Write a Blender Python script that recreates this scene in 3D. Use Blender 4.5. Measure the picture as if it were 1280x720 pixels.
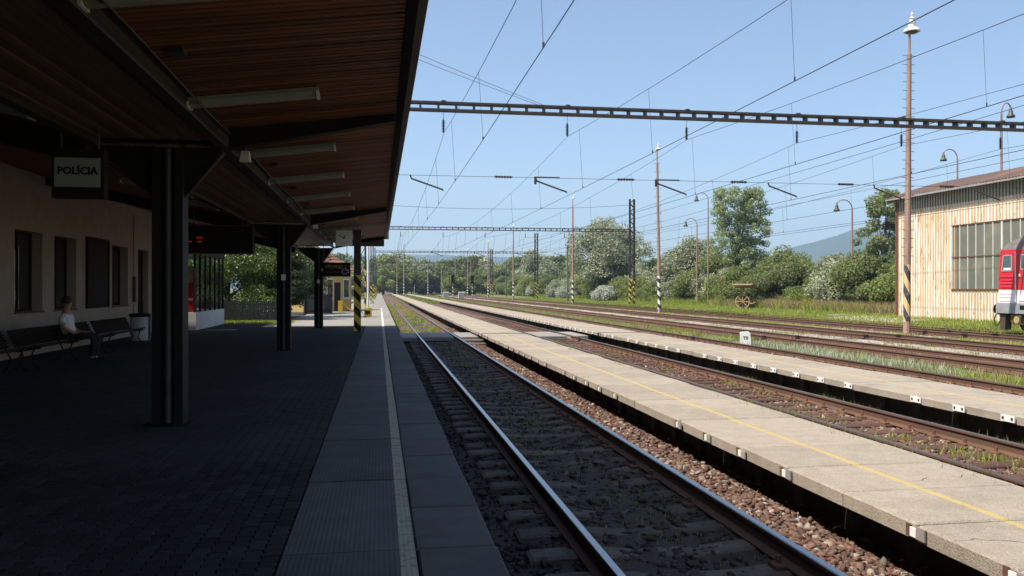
import bpy, bmesh, math, random
import numpy as np
from mathutils import Vector, Matrix
R = math.radians
rnd = random.Random(7)
for o in list(bpy.data.objects): bpy.data.objects.remove(o)
scene = bpy.context.scene
C = scene.collection

# ------------------------------------------------------------------ camera, sky, sun, exposure
cam_d = bpy.data.cameras.new('camera'); cam = bpy.data.objects.new('camera', cam_d); C.objects.link(cam)
cam.location = (0, 0, 1.97)
cam.rotation_euler = (R(90.055), 0, -math.atan(166 / 1033))
cam_d.sensor_width = 36; cam_d.lens = 36 * 1033 / 1280
cam_d.clip_start = .05; cam_d.clip_end = 12000
scene.camera = cam
SUN_TO = Vector((.622, .145, -1.0)).normalized()          # direction the light travels
elev = math.asin(-SUN_TO.z); azim = math.atan2(-SUN_TO.x, -SUN_TO.y)
w = bpy.data.worlds.new('World'); scene.world = w; w.use_nodes = True
wn = w.node_tree.nodes; wl = w.node_tree.links
bg = wn['Background']; sky = wn.new('ShaderNodeTexSky'); sky.sky_type = 'NISHITA'
sky.sun_disc = False; sky.sun_elevation = elev; sky.sun_rotation = azim
sky.altitude = 400; sky.air_density = 1.0; sky.dust_density = 1.4; sky.ozone_density = 1.0
wl.new(sky.outputs[0], bg.inputs[0]); bg.inputs[1].default_value = .103
sd = bpy.data.lights.new('sun', 'SUN'); so = bpy.data.objects.new('sun', sd); C.objects.link(so)
sd.energy = 4.8; sd.angle = R(.5); sd.color = (1, .915, .79)
so.rotation_euler = SUN_TO.to_track_quat('-Z', 'Y').to_euler(); so.location = (-20, -5, 30)
vs = scene.view_settings; vs.view_transform = 'Standard'; vs.look = 'None'; vs.exposure = 0.88; vs.gamma = 1
scene.cycles.max_bounces = 6; scene.cycles.transparent_max_bounces = 6; scene.cycles.volume_bounces = 0

# ------------------------------------------------------------------ materials
M = {}
def mat(name, c1, c2=None, scale=6, rough=.8, metal=0, bump=0, bscale=None, var=0, spec=.3, stretch=(1, 1, 1), detail=6, c3=None, s3=.7, t3=(.5, .65), coord='pos'):
    m = bpy.data.materials.new(name); m.use_nodes = True; nt = m.node_tree; N = nt.nodes; L = nt.links
    b = N['Principled BSDF']; b.inputs['Roughness'].default_value = rough; b.inputs['Metallic'].default_value = metal
    b.inputs['Specular IOR Level'].default_value = spec
    if coord == 'pos': src = N.new('ShaderNodeNewGeometry').outputs['Position']
    else: src = N.new('ShaderNodeTexCoord').outputs['Object']
    mp = N.new('ShaderNodeMapping'); mp.inputs['Scale'].default_value = stretch; L.new(src, mp.inputs[0])
    def noise(s, d=detail):
        n = N.new('ShaderNodeTexNoise'); n.inputs['Scale'].default_value = s; n.inputs['Detail'].default_value = d; n.inputs['Roughness'].default_value = .62
        L.new(mp.outputs[0], n.inputs['Vector']); return n.outputs['Fac']
    if c2 is None: c2 = tuple(x * .75 for x in c1)
    r = N.new('ShaderNodeValToRGB'); r.color_ramp.elements[0].position = .32; r.color_ramp.elements[1].position = .68
    r.color_ramp.elements[0].color = (*c1, 1); r.color_ramp.elements[1].color = (*c2, 1)
    L.new(noise(scale), r.inputs[0]); col = r.outputs[0]
    if c3:
        mr = N.new('ShaderNodeMapRange'); mr.inputs[1].default_value = t3[0]; mr.inputs[2].default_value = t3[1]; L.new(noise(s3), mr.inputs[0])
        mx = N.new('ShaderNodeMix'); mx.data_type = 'RGBA'; L.new(mr.outputs[0], mx.inputs[0]); L.new(col, mx.inputs[6]); mx.inputs[7].default_value = (*c3, 1); col = mx.outputs[2]
    if var:
        oi = N.new('ShaderNodeObjectInfo'); mr = N.new('ShaderNodeMapRange'); mr.inputs[3].default_value = 1 - var; mr.inputs[4].default_value = 1 + var
        L.new(oi.outputs['Random'], mr.inputs[0]); h = N.new('ShaderNodeHueSaturation'); L.new(mr.outputs[0], h.inputs['Value']); L.new(col, h.inputs['Color']); col = h.outputs[0]
    L.new(col, b.inputs['Base Color'])
    if bump:
        bp = N.new('ShaderNodeBump'); bp.inputs['Strength'].default_value = bump; bp.inputs['Distance'].default_value = .02
        L.new(noise(bscale or scale * 4), bp.inputs['Height']); L.new(bp.outputs[0], b.inputs['Normal'])
    M[name] = m; return m
def nd(m): return m.node_tree.nodes, m.node_tree.links, m.node_tree.nodes['Principled BSDF']
def mix_by(m, fac_out, col):
    N, L, b = nd(m); old = b.inputs['Base Color'].links[0].from_socket
    mx = N.new('ShaderNodeMix'); mx.data_type = 'RGBA'; L.new(fac_out, mx.inputs[0]); L.new(old, mx.inputs[6])
    if isinstance(col, tuple): mx.inputs[7].default_value = (*col, 1)
    else: L.new(col, mx.inputs[7])
    L.new(mx.outputs[2], b.inputs['Base Color'])
def math_n(m, op, a, bval=None, c=None):
    N, L, _ = nd(m); n = N.new('ShaderNodeMath'); n.operation = op
    for i, v in enumerate((a, bval, c)):
        if v is None: continue
        if isinstance(v, (int, float)): n.inputs[i].default_value = v
        else: L.new(v, n.inputs[i])
    return n.outputs[0]
def axes(m, coord='pos'):
    N, L, _ = nd(m); s = N.new('ShaderNodeSeparateXYZ')
    L.new(N.new('ShaderNodeNewGeometry').outputs['Position'] if coord == 'pos' else N.new('ShaderNodeTexCoord').outputs['Object'], s.inputs[0]); return s.outputs
def noise_of(m, scale, stretch=(1, 1, 1)):
    N, L, _ = nd(m); n = N.new('ShaderNodeTexNoise'); n.inputs['Scale'].default_value = scale; n.inputs['Detail'].default_value = 5
    mp = N.new('ShaderNodeMapping'); mp.inputs['Scale'].default_value = stretch; L.new(N.new('ShaderNodeNewGeometry').outputs['Position'], mp.inputs[0]); L.new(mp.outputs[0], n.inputs['Vector']); return n.outputs['Fac']

mat('ground', (.12, .145, .035), (.17, .14, .06), .55, .95, bump=.6, bscale=9, c3=(.08, .12, .025), s3=.25, t3=(.45, .6))
mat('gravel', (.28, .25, .21), (.40, .36, .31), 22, .95, bump=.7, bscale=40, c3=(.12, .12, .05), s3=.6, t3=(.52, .68))
mat('bed', (.155, .088, .06), (.085, .056, .042), 14, .95, bump=1, bscale=22, c3=(.09, .085, .04), s3=.5, t3=(.55, .7))
m = M['bed']; axb = axes(m); mix_by(m, math_n(m, 'MULTIPLY', math_n(m, 'LESS_THAN', axb[0], 3.1), math_n(m, 'MULTIPLY', math_n(m, 'LESS_THAN', axb[1], 60), .8)), (.045, .038, .03))  # canopy shade over the first track painted into the bed colour
mat('asphalt', (.07, .07, .07), (.11, .105, .10), 30, .9, bump=.4, bscale=60)
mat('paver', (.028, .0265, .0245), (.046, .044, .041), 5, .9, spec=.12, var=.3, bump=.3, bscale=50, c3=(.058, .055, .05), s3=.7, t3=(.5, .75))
mat('joint', (.035, .033, .03), (.05, .047, .04), 20, .95)
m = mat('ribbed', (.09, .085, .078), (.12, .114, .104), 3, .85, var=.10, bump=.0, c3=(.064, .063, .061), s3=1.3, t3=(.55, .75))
N, L, b = nd(m); ax = axes(m)
wv = math_n(m, 'SINE', math_n(m, 'MULTIPLY', ax[0], 2 * math.pi / .032))
bp = N.new('ShaderNodeBump'); bp.inputs['Strength'].default_value = .3; bp.inputs['Distance'].default_value = .002; L.new(wv, bp.inputs['Height']); L.new(bp.outputs[0], b.inputs['Normal'])
fl = math_n(m, 'MULTIPLY', math_n(m, 'COMPARE', ax[0], .178, .05), math_n(m, 'SUBTRACT', 1.0, math_n(m, 'MULTIPLY', math_n(m, 'GREATER_THAN', noise_of(m, 14), .56), .4)))
mix_by(m, math_n(m, 'MINIMUM', fl, 1.0), (.40, .365, .25))
mat('sunlit_slab', (.20, .19, .17), (.27, .255, .23), 4, .88, var=.10, bump=.35, bscale=60, c3=(.14, .13, .115), s3=1.1, t3=(.55, .75))  # paler slab beyond the canopy, sunlight partly put into its colour
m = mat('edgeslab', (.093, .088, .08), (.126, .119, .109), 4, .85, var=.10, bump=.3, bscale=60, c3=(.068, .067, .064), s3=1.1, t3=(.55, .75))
m = mat('island', (.275, .235, .185), (.335, .292, .236), 5, .9, var=.08, bump=.6, bscale=70, c3=(.20, .172, .138), s3=.9, t3=(.52, .8))
ax = axes(m)
s2_ = math_n(m, 'GREATER_THAN', noise_of(m, 95), .6); mix_by(m, math_n(m, 'MULTIPLY', s2_, .4), (.46, .42, .36))
sp_ = math_n(m, 'GREATER_THAN', noise_of(m, 62), .58); mix_by(m, math_n(m, 'MULTIPLY', sp_, .38), (.11, .088, .07))
N, L, b = nd(m); vo = N.new('ShaderNodeTexVoronoi'); vo.feature = 'DISTANCE_TO_EDGE'; vo.inputs['Scale'].default_value = .55; wn_ = N.new('ShaderNodeVectorMath'); wn_.operation = 'ADD'
nz = N.new('ShaderNodeTexNoise'); nz.inputs['Scale'].default_value = 2.5; gp = N.new('ShaderNodeNewGeometry').outputs['Position']; L.new(gp, nz.inputs['Vector']); L.new(gp, wn_.inputs[0]); sc_ = N.new('ShaderNodeVectorMath'); sc_.operation = 'SCALE'; sc_.inputs['Scale'].default_value = .5; L.new(nz.outputs['Color'], sc_.inputs[0]); L.new(sc_.outputs[0], wn_.inputs[1]); L.new(wn_.outputs[0], vo.inputs['Vector'])
mix_by(m, math_n(m, 'MULTIPLY', math_n(m, 'LESS_THAN', vo.outputs['Distance'], .0026), math_n(m, 'GREATER_THAN', noise_of(m, .8), .62)), (.08, .065, .05))
st = math_n(m, 'MULTIPLY', math_n(m, 'GREATER_THAN', noise_of(m, 2.2), .66), .16); mix_by(m, st, (.12, .10, .08))
for x0 in (4.74, 9.55):
    ln = math_n(m, 'MULTIPLY', math_n(m, 'COMPARE', ax[0], x0, .036), math_n(m, 'GREATER_THAN', ax[2], .17))
    ln = math_n(m, 'MULTIPLY', ln, math_n(m, 'SUBTRACT', .95, math_n(m, 'MULTIPLY', math_n(m, 'GREATER_THAN', noise_of(m, 30), .58), .5)))
    mix_by(m, ln, (.43, .325, .12))
mat('concrete', (.30, .28, .25), (.22, .2, .18), 4, .9, bump=.4, bscale=30, var=.1)
mat('oldconcrete', (.12, .11, .095), (.08, .072, .062), 5, .9, bump=.5, bscale=30, var=.15)
mat('sleeper', (.135, .108, .085), (.075, .06, .047), 6, .9, bump=.6, bscale=30, var=.15)
mat('rustsleeper', (.105, .05, .036), (.06, .034, .027), 6, .9, bump=.5, bscale=25, var=.2)
mat('rust', (.17, .075, .04), (.10, .05, .033), 9, .85, bump=.4, bscale=30, var=.1)
mat('railside', (.085, .048, .033), (.125, .068, .045), 5, .8, stretch=(1, .2, 1))
mat('railtop', (.42, .42, .43), (.36, .35, .35), 2, .27, 1, stretch=(1, .1, 1))
mat('railtop_dull', (.19, .15, .13), (.13, .1, .085), 3, .45, .7, stretch=(1, .1, 1))
mat('railtop_rust', (.14, .075, .05), (.10, .055, .04), 4, .8, .2, stretch=(1, .1, 1))
mat('shaded_stone', (.07, .058, .047), (.042, .036, .031), 9, .9, spec=.15)  # shaded copy of the ballast stone, canopy shade put into the colour
m = mat('stone', (.23, .145, .11), (.12, .082, .068), 9, .9, spec=.2)
N, L, b = nd(m); rp = N.new('ShaderNodeValToRGB'); L.new(N.new('ShaderNodeNewGeometry').outputs['Random Per Island'], rp.inputs[0])
el = rp.color_ramp.elements; el[0].color = (.125, .066, .045, 1); el[1].color = (.08, .047, .036, 1)
for p, c in ((.3, (.072, .043, .033, 1)), (.5, (.175, .094, .064, 1)), (.72, (.12, .098, .085, 1)), (.8, (.13, .06, .04, 1)), (.98, (.33, .28, .23, 1))): e = el.new(p); e.color = c
L.new(rp.outputs[0], b.inputs['Base Color'])
mat('wood', (.205, .08, .036), (.13, .048, .022), 4, .6, stretch=(.25, 6, 6), var=.38, bump=.2, bscale=9)
mat('slat', (.17, .10, .06), (.11, .065, .04), 4, .5, stretch=(6, .25, 6), var=.25)
mat('darksteel', (.02, .015, .014), (.013, .011, .011), 4, .6, spec=.15)
mat('steel', (.10, .095, .088), (.065, .06, .057), 4, .55, .3)
mat('fascia', (.085, .075, .07), (.055, .05, .047), 3, .55)
mat('roofing', (.022, .02, .019), (.03, .028, .026), 2, .9)
mat('lampbody', (.30, .30, .28), (.23, .23, .22), 5, .5)
mat('plaster', (.40, .34, .285), (.34, .285, .24), 2.2, .92, bump=.25, bscale=50)
mat('whitewall', (.6, .6, .58), (.52, .52, .5), 2, .85)
mat('sill', (.09, .04, .03), (.07, .03, .025), 6, .6)
mat('black', (.012, .012, .013), (.016, .016, .016), 4, .7, spec=.1)
mat('framedark', (.025, .017, .015), (.02, .015, .013), 4, .7, spec=.12)
mat('white', (.72, .72, .70), (.66, .66, .63), 5, .45)
mat('signwhite', (.75, .75, .73), (.72, .72, .7), 3, .4)
mat('yellow', (.62, .42, .03), (.55, .36, .03), 6, .55)
mat('orange', (.6, .22, .02), (.5, .2, .02), 6, .5)
mat('red', (.5, .025, .03), (.45, .02, .026), 3, .4)
mat('locored', (.55, .022, .035), (.48, .02, .03), 2, .33, c3=(.38, .03, .035), s3=1.2, t3=(.55, .75))
mat('locowhite', (.72, .71, .69), (.62, .6, .57), 2, .4, stretch=(1, 1, .4))
mat('locogrey', (.30, .32, .34), (.22, .22, .22), 2.5, .5)
mat('locoroof', (.17, .15, .14), (.11, .1, .095), 2.5, .7)
mat('grime', (.05, .038, .03), (.085, .06, .045), 7, .8, bump=.3)
mat('skin', (.42, .24, .17), (.38, .21, .15), 8, .55)
mat('shirt', (.78, .79, .82), (.7, .71, .75), 12, .85, bump=.2, bscale=18)
mat('trousers', (.02, .021, .026), (.028, .028, .033), 10, .9)
mat('hair', (.02, .014, .011), (.035, .025, .02), 40, .6)
mat('benchwood', (.028, .02, .016), (.02, .014, .012), 5, .7, spec=.1, stretch=(6, .3, 6), var=.2)
mat('bin', (.55, .56, .55), (.48, .49, .48), 4, .5)
mat('blue', (.02, .05, .13), (.018, .04, .11), 4, .5)
mat('yellowwall', (.58, .42, .17), (.5, .36, .14), 1.5, .9, c3=(.42, .3, .14), s3=.8, t3=(.55, .75))
mat('tile', (.26, .12, .07), (.17, .085, .055), 5, .85, var=.2)
mat('fencepaint', (.022, .025, .025), (.032, .035, .035), 6, .7, var=.1)
mat('bark', (.09, .065, .045), (.05, .038, .028), 6, .95, stretch=(4, 4, .8), bump=.6)
mat('insulator', (.03, .02, .018), (.05, .03, .025), 6, .35)
mat('wire', (.055, .055, .055), (.045, .045, .045), 6, .5, .5)
mat('rustplate', (.34, .215, .145), (.25, .15, .10), 5, .85)
mat('channel', (.04, .035, .031), (.027, .024, .022), 4, .6)
mat('dirtywhite', (.29, .285, .27), (.25, .245, .23), 4, .6)
mat('hill', (.035, .06, .03), (.05, .075, .04), .004, .95, bump=0)
mat('straw', (.34, .25, .12), (.42, .32, .16), 6, .9)
m = mat('mastpaint', (.34, .21, .16), (.23, .135, .10), 5, .75, stretch=(1, 1, .35), c3=(.16, .08, .055), s3=3, t3=(.5, .7), coord='obj')
m = mat('lattice', (.07, .058, .05), (.045, .038, .034), 4, .6)
def stripes(name, base, light, dark, h0, h1, period, slant):
    m = mat(name, *base, 5, .65, stretch=(1, 1, .35), coord='obj')
    ax = axes(m, 'obj'); ph = math_n(m, 'FRACT', math_n(m, 'DIVIDE', math_n(m, 'ADD', math_n(m, 'ADD', ax[2], math_n(m, 'MULTIPLY', ax[0], slant)), math_n(m, 'MULTIPLY', ax[1], -slant)), period))
    inz = math_n(m, 'MULTIPLY', math_n(m, 'LESS_THAN', ax[2], h1), math_n(m, 'GREATER_THAN', ax[2], h0))
    worn = math_n(m, 'SUBTRACT', 1.0, math_n(m, 'MULTIPLY', math_n(m, 'GREATER_THAN', noise_of(m, 9), .6), .35))
    mix_by(m, math_n(m, 'MULTIPLY', inz, worn), light)
    mix_by(m, math_n(m, 'MULTIPLY', math_n(m, 'MULTIPLY', inz, math_n(m, 'GREATER_THAN', ph, .5)), worn), dark)
    return m
rustpole = ((.36, .24, .185), (.25, .155, .115))
stripes('mast_yb', rustpole, (.62, .43, .2), (.05, .05, .06), .55, 3.2, 1.05, 1.6)
stripes('mast_wb', rustpole, (.68, .64, .55), (.03, .03, .03), .3, 3.2, .75, .6)
stripes('mast_dy', ((.07, .055, .048), (.045, .038, .034)), (.78, .55, .05), (.012, .012, .014), .12, 2.2, .56, 1.1)
stripes('mast_ly', ((.05, .042, .038), (.035, .03, .027)), (.62, .45, .08), (.018, .018, .018), .1, 3.0, .66, .8)
# rusty corrugated sheet: cream paint with rust runs along the ribs
m = mat('corrugated', (.67, .655, .58), (.59, .565, .475), 1.2, .75, stretch=(1, 1, .25), c3=(.55, .43, .22), s3=1.1, t3=(.52, .75), var=.05)
ax = axes(m); rib = math_n(m, 'SINE', math_n(m, 'MULTIPLY', ax[1], 2 * math.pi / .24))
rr = math_n(m, 'MULTIPLY', math_n(m, 'GREATER_THAN', math_n(m, 'ADD', rib, math_n(m, 'MULTIPLY', noise_of(m, 2.2, (1, 1.6, .22)), 4.2)), 2.08), .72)
mix_by(m, rr, (.40, .2, .06))
mix_by(m, math_n(m, 'MULTIPLY', math_n(m, 'GREATER_THAN', noise_of(m, 5, (1, 2, .3)), .64), .7), (.18, .085, .04))
mat('roofsheet', (.115, .075, .064), (.085, .056, .05), 1.5, .8, c3=(.15, .09, .07), s3=.5)
m = mat('fibreglass', (.40, .38, .27), (.30, .29, .2), 1.5, .5, stretch=(1, 1, .3))
ax = axes(m); mix_by(m, math_n(m, 'GREATER_THAN', math_n(m, 'ADD', math_n(m, 'SINE', math_n(m, 'MULTIPLY', ax[1], 2 * math.pi / .24)), noise_of(m, 2, (1, 1.5, .3))), .62), (.085, .06, .04))
m = mat('shedpane', (.12, .135, .105), (.155, .145, .1), 1.1, .38, c3=(.2, .18, .12), s3=.6, var=.12, spec=.6)
def glass(name, col, rough, alpha=None):
    m = bpy.data.materials.new(name); m.use_nodes = True; b = m.node_tree.nodes['Principled BSDF']
    b.inputs['Base Color'].default_value = (*col, 1); b.inputs['Roughness'].default_value = rough; b.inputs['Specular IOR Level'].default_value = .8
    if alpha is not None: b.inputs['Alpha'].default_value = alpha
    M[name] = m
glass('windowglass', (.012, .014, .013), .03); M['windowglass'].node_tree.nodes['Principled BSDF'].inputs['IOR'].default_value = 2.0; glass('kioskglass', (.02, .022, .022), .03, .35); glass('locoglass', (.05, .09, .085), .06)
def emis(name, col, s):
    m = bpy.data.materials.new(name); m.use_nodes = True; b = m.node_tree.nodes['Principled BSDF']
    b.inputs['Base Color'].default_value = (*col, 1); b.inputs['Emission Color'].default_value = (*col, 1); b.inputs['Emission Strength'].default_value = s; M[name] = m
emis('led', (1, .05, .02), .05)
def leafmat(name, cols, trans=.48, rough=.55):
    m = bpy.data.materials.new(name); m.use_nodes = True; N = m.node_tree.nodes; L = m.node_tree.links; b = N['Principled BSDF']
    g = N.new('ShaderNodeNewGeometry'); r = N.new('ShaderNodeValToRGB'); el = r.color_ramp.elements
    el[0].color = (*cols[0], 1); el[1].color = (*cols[-1], 1)
    for i, c in enumerate(cols[1:-1]): e = el.new((i + 1) / (len(cols) - 1)); e.color = (*c, 1)
    L.new(g.outputs['Random Per Island'], r.inputs[0])
    oi = N.new('ShaderNodeObjectInfo'); mr = N.new('ShaderNodeMapRange'); mr.inputs[3].default_value = .8; mr.inputs[4].default_value = 1.2; L.new(oi.outputs['Random'], mr.inputs[0])
    h = N.new('ShaderNodeHueSaturation'); L.new(mr.outputs[0], h.inputs['Value']); L.new(r.outputs[0], h.inputs['Color'])
    L.new(h.outputs[0], b.inputs['Base Color']); b.inputs['Roughness'].default_value = rough; b.inputs['Specular IOR Level'].default_value = .3
    t = N.new('ShaderNodeBsdfTranslucent'); L.new(h.outputs[0], t.inputs[0]); mx = N.new('ShaderNodeMixShader'); mx.inputs[0].default_value = trans
    L.new(b.outputs[0], mx.inputs[1]); L.new(t.outputs[0], mx.inputs[2]); L.new(mx.outputs[0], N['Material Output'].inputs[0]); M[name] = m
leafmat('leaf_green', [(.11, .14, .04), (.17, .21, .065), (.24, .275, .11), (.125, .16, .05)])
leafmat('leaf_bright', [(.14, .18, .045), (.23, .27, .08), (.18, .22, .06)])
leafmat('leaf_silver', [(.18, .22, .10), (.29, .325, .2), (.44, .46, .34), (.2, .25, .11)], .38, .45)
leafmat('leaf_white', [(.3, .32, .27), (.42, .44, .38), (.2, .24, .15), (.5, .5, .46)], .25)
leafmat('leaf_poplar', [(.16, .22, .06), (.25, .31, .11), (.40, .44, .27), (.18, .24, .07)], .5, .4)
leafmat('leaf_dark', [(.025, .05, .015), (.045, .075, .022), (.06, .09, .03)], .2)
leafmat('leaf_near', [(.05, .09, .02), (.10, .15, .035), (.14, .19, .05), (.06, .1, .03)], .3, .4)
leafmat('blade', [(.2, .28, .035), (.27, .33, .05), (.31, .32, .08), (.21, .28, .04)], .35)
leafmat('blade_dry', [(.30, .23, .11), (.36, .28, .14), (.2, .19, .07), (.28, .2, .10)], .3)
leafmat('flower_white', [(.6, .6, .55), (.45, .48, .35), (.2, .26, .1)], .2)
leafmat('flower_yellow', [(.55, .40, .03), (.45, .36, .05), (.2, .22, .04)], .2)
leafmat('flower_red', [(.35, .02, .03), (.06, .09, .03), (.25, .02, .03)], .2)

# ------------------------------------------------------------------ mesh helpers
class MB:
    def __init__(s): s.v = []; s.f = []; s.m = []; s.mats = []
    def mi(s, name):
        if name not in s.mats: s.mats.append(name)
        return s.mats.index(name)
    def add(s, vs, fs, m):
        k = len(s.v); i = s.mi(m); s.v += [tuple(p) for p in vs]; s.f += [tuple(k + a for a in f) for f in fs]; s.m += [i] * len(fs); return s
    def box(s, x0, x1, y0, y1, z0, z1, m):
        v = [(x, y, z) for z in (z0, z1) for y in (y0, y1) for x in (x0, x1)]
        return s.add(v, [(0, 2, 3, 1), (4, 5, 7, 6), (0, 1, 5, 4), (2, 6, 7, 3), (0, 4, 6, 2), (1, 3, 7, 5)], m)
    def bbox(s, x0, x1, y0, y1, z0, z1, m, e=.01):      # box whose upper edges are bevelled
        lo = [(x0, y0, z0), (x1, y0, z0), (x1, y1, z0), (x0, y1, z0)]; mi = [(x, y, z1 - e) for x, y, _ in lo]
        hi = [(x0 + e, y0 + e, z1), (x1 - e, y0 + e, z1), (x1 - e, y1 - e, z1), (x0 + e, y1 - e, z1)]
        f = [(3, 2, 1, 0), (8, 9, 10, 11)] + [(i, (i + 1) % 4, 4 + (i + 1) % 4, 4 + i) for i in range(4)] + [(4 + i, 4 + (i + 1) % 4, 8 + (i + 1) % 4, 8 + i) for i in range(4)]
        return s.add(lo + mi + hi, f, m)
    def tube(s, pts, rad, m, n=8, caps=True):
        pts = [Vector(p) for p in pts]; rad = rad if isinstance(rad, (list, tuple)) else [rad] * len(pts)
        vs = []; up = None
        for i, p in enumerate(pts):
            d = (pts[min(i + 1, len(pts) - 1)] - pts[max(i - 1, 0)]).normalized()
            if up is None: up = Vector((0, 0, 1)) if abs(d.z) < .9 else Vector((1, 0, 0))
            a = d.cross(up).normalized(); bb = a.cross(d).normalized(); up = bb
            vs += [p + (a * math.cos(t) + bb * math.sin(t)) * rad[i] for t in [2 * math.pi * k / n for k in range(n)]]
        fs = [(i * n + k, i * n + (k + 1) % n, (i + 1) * n + (k + 1) % n, (i + 1) * n + k) for i in range(len(pts) - 1) for k in range(n)]
        if caps: fs += [tuple(range(n))[::-1], tuple((len(pts) - 1) * n + k for k in range(n))]
        return s.add(vs, [f[::-1] for f in fs], m)
    def lathe(s, prof, m, c=(0, 0, 0), n=16):             # prof: (r, z)
        vs = [(c[0] + r * math.cos(2 * math.pi * k / n), c[1] + r * math.sin(2 * math.pi * k / n), c[2] + z) for r, z in prof for k in range(n)]
        fs = [(i * n + k, i * n + (k + 1) % n, (i + 1) * n + (k + 1) % n, (i + 1) * n + k) for i in range(len(prof) - 1) for k in range(n)]
        return s.add(vs, fs, m)
    def ext(s, prof, y0, y1, m, axis='y'):                # closed profile in (x,z) extruded along y (or (y,z) along x)
        n = len(prof); P = (lambda a, c, t: (a, t, c)) if axis == 'y' else ((lambda a, c, t: (t, a, c)) if axis == 'x' else (lambda a, c, t: (a, c, t)))
        vs = [P(a, c, y0) for a, c in prof] + [P(a, c, y1) for a, c in prof]
        fs = [(i, (i + 1) % n, n + (i + 1) % n, n + i) for i in range(n)] + [tuple(range(n))[::-1], tuple(range(n, 2 * n))]
        return s.add(vs, fs, m)
    def mesh(s, name, smooth=False):
        me = bpy.data.meshes.new(name); me.from_pydata(s.v, [], s.f)
        for k in s.mats: me.materials.append(M[k])
        me.polygons.foreach_set('material_index', s.m)
        if smooth: me.polygons.foreach_set('use_smooth', [True] * len(s.f))
        bm = bmesh.new(); bm.from_mesh(me); bmesh.ops.recalc_face_normals(bm, faces=bm.faces); bm.to_mesh(me); bm.free()
        return me
    def obj(s, name, parent=None, smooth=False): return link(name, s.mesh(name, smooth), parent)
def link(name, me, parent=None, loc=None, rot=None):
    o = bpy.data.objects.new(name, me); C.objects.link(o)
    if parent: o.parent = parent
    if loc: o.location = loc
    if rot: o.rotation_euler = rot
    return o
def thing(name, label, cat, loc=(0, 0, 0), group=None, rz=0):
    o = bpy.data.objects.new(name, None); C.objects.link(o); o.location = loc; o.rotation_euler = (0, 0, rz); o.empty_display_size = .2
    return tag(o, label, cat, group)
def tag(o, label, cat, group=None, kind=None):
    o['label'] = label
    if cat: o['category'] = cat
    if group: o['group'] = group
    if kind: o['kind'] = kind
    return o
def struct(name, label=None, loc=(0, 0, 0)):
    o = bpy.data.objects.new(name, None); C.objects.link(o); o.location = loc; o['kind'] = 'structure'
    if label: o['label'] = label
    return o
def kids(o): return [x for x in o.children]
def dup(root, loc, label=None, group=None, rz=None, sc=None):
    r = root.copy(); C.objects.link(r); r.location = loc
    if rz is not None: r.rotation_euler = (0, 0, rz)
    if sc: r.scale = sc
    if label: r['label'] = label
    if group: r['group'] = group
    for ch in kids(root):
        c = ch.copy(); C.objects.link(c); c.parent = r
        for g in kids(ch):
            d = g.copy(); C.objects.link(d); d.parent = c
    return r
def npmesh(name, V, F, mats, midx=None, smooth=False):
    me = bpy.data.meshes.new(name); V = np.asarray(V, np.float32); F = np.asarray(F, np.int32); k = F.shape[1]
    me.vertices.add(len(V)); me.vertices.foreach_set('co', V.ravel()); me.loops.add(F.size); me.loops.foreach_set('vertex_index', F.ravel())
    me.polygons.add(len(F)); me.polygons.foreach_set('loop_start', np.arange(0, F.size, k, dtype=np.int32)); me.polygons.foreach_set('loop_total', np.full(len(F), k, np.int32))
    for a in mats: me.materials.append(M[a])
    if midx is not None: me.polygons.foreach_set('material_index', np.asarray(midx, np.int32))
    if smooth: me.polygons.foreach_set('use_smooth', np.ones(len(F), bool))
    me.update(calc_edges=True); me.validate(); return me
_font_cache = {}
def text_mesh(body, size, m, depth=.004, bold=0.0):
    cu = bpy.data.curves.new('lettering', 'FONT'); cu.body = body; cu.size = size; cu.extrude = depth; cu.align_x = 'CENTER'; cu.align_y = 'CENTER'; cu.offset = bold; cu.resolution_u = 3
    o = bpy.data.objects.new('lettering', cu); C.objects.link(o); dg = bpy.context.evaluated_depsgraph_get(); dg.update()
    me = bpy.data.meshes.new_from_object(o.evaluated_get(dg)); bpy.data.objects.remove(o); me.materials.clear(); me.materials.append(M[m]); return me
def text(name, body, size, m, parent, loc, rot, bold=0.0, sx=1): 
    o = link(name, text_mesh(body, size, m, .003, bold), parent, loc, rot); o.scale = (sx, 1, 1); return o

# ------------------------------------------------------------------ ground, ballast, paths
def sheet(name, xs, ys, zf, m, label=None, jit=0, seed=1):
    g = np.random.default_rng(seed); X, Y = np.meshgrid(xs, ys); Z = np.vectorize(zf)(X, Y) + (g.normal(0, jit, X.shape) if jit else 0)
    n, k = X.shape; V = np.stack([X.ravel(), Y.ravel(), Z.ravel()], 1); i = np.arange(n * k).reshape(n, k)
    F = np.stack([i[:-1, :-1].ravel(), i[:-1, 1:].ravel(), i[1:, 1:].ravel(), i[1:, :-1].ravel()], 1)
    o = link(name, npmesh(name, V, F, [m], smooth=True)); o['kind'] = 'structure'
    if label: o['label'] = label
    return o
def gz(x):
    return float(np.interp(x, [-400, -9.2, -9.1, 10.9, 11.2, 27.3, 29, 32, 60, 400], [.2, .2, -.55, -.55, -.2, -.2, -.12, .12, .3, .3]))
xs = [-2400, -400, -60, -20, -9.2, -9.1, 0, 10.9, 11.2, 13.2, 16, 20, 24, 27.3, 28, 29, 30.5, 32, 36, 45, 60, 120, 400, 3500]
ys = [-60, -20, 0, 10, 20, 30, 40, 50, 60, 80, 100, 130, 160, 200, 300, 450, 700, 1500, 5000]
sheet('ground', xs, ys, lambda x, y: gz(x), 'ground', 'grassy ground of the station yard running out to the trees')
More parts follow.
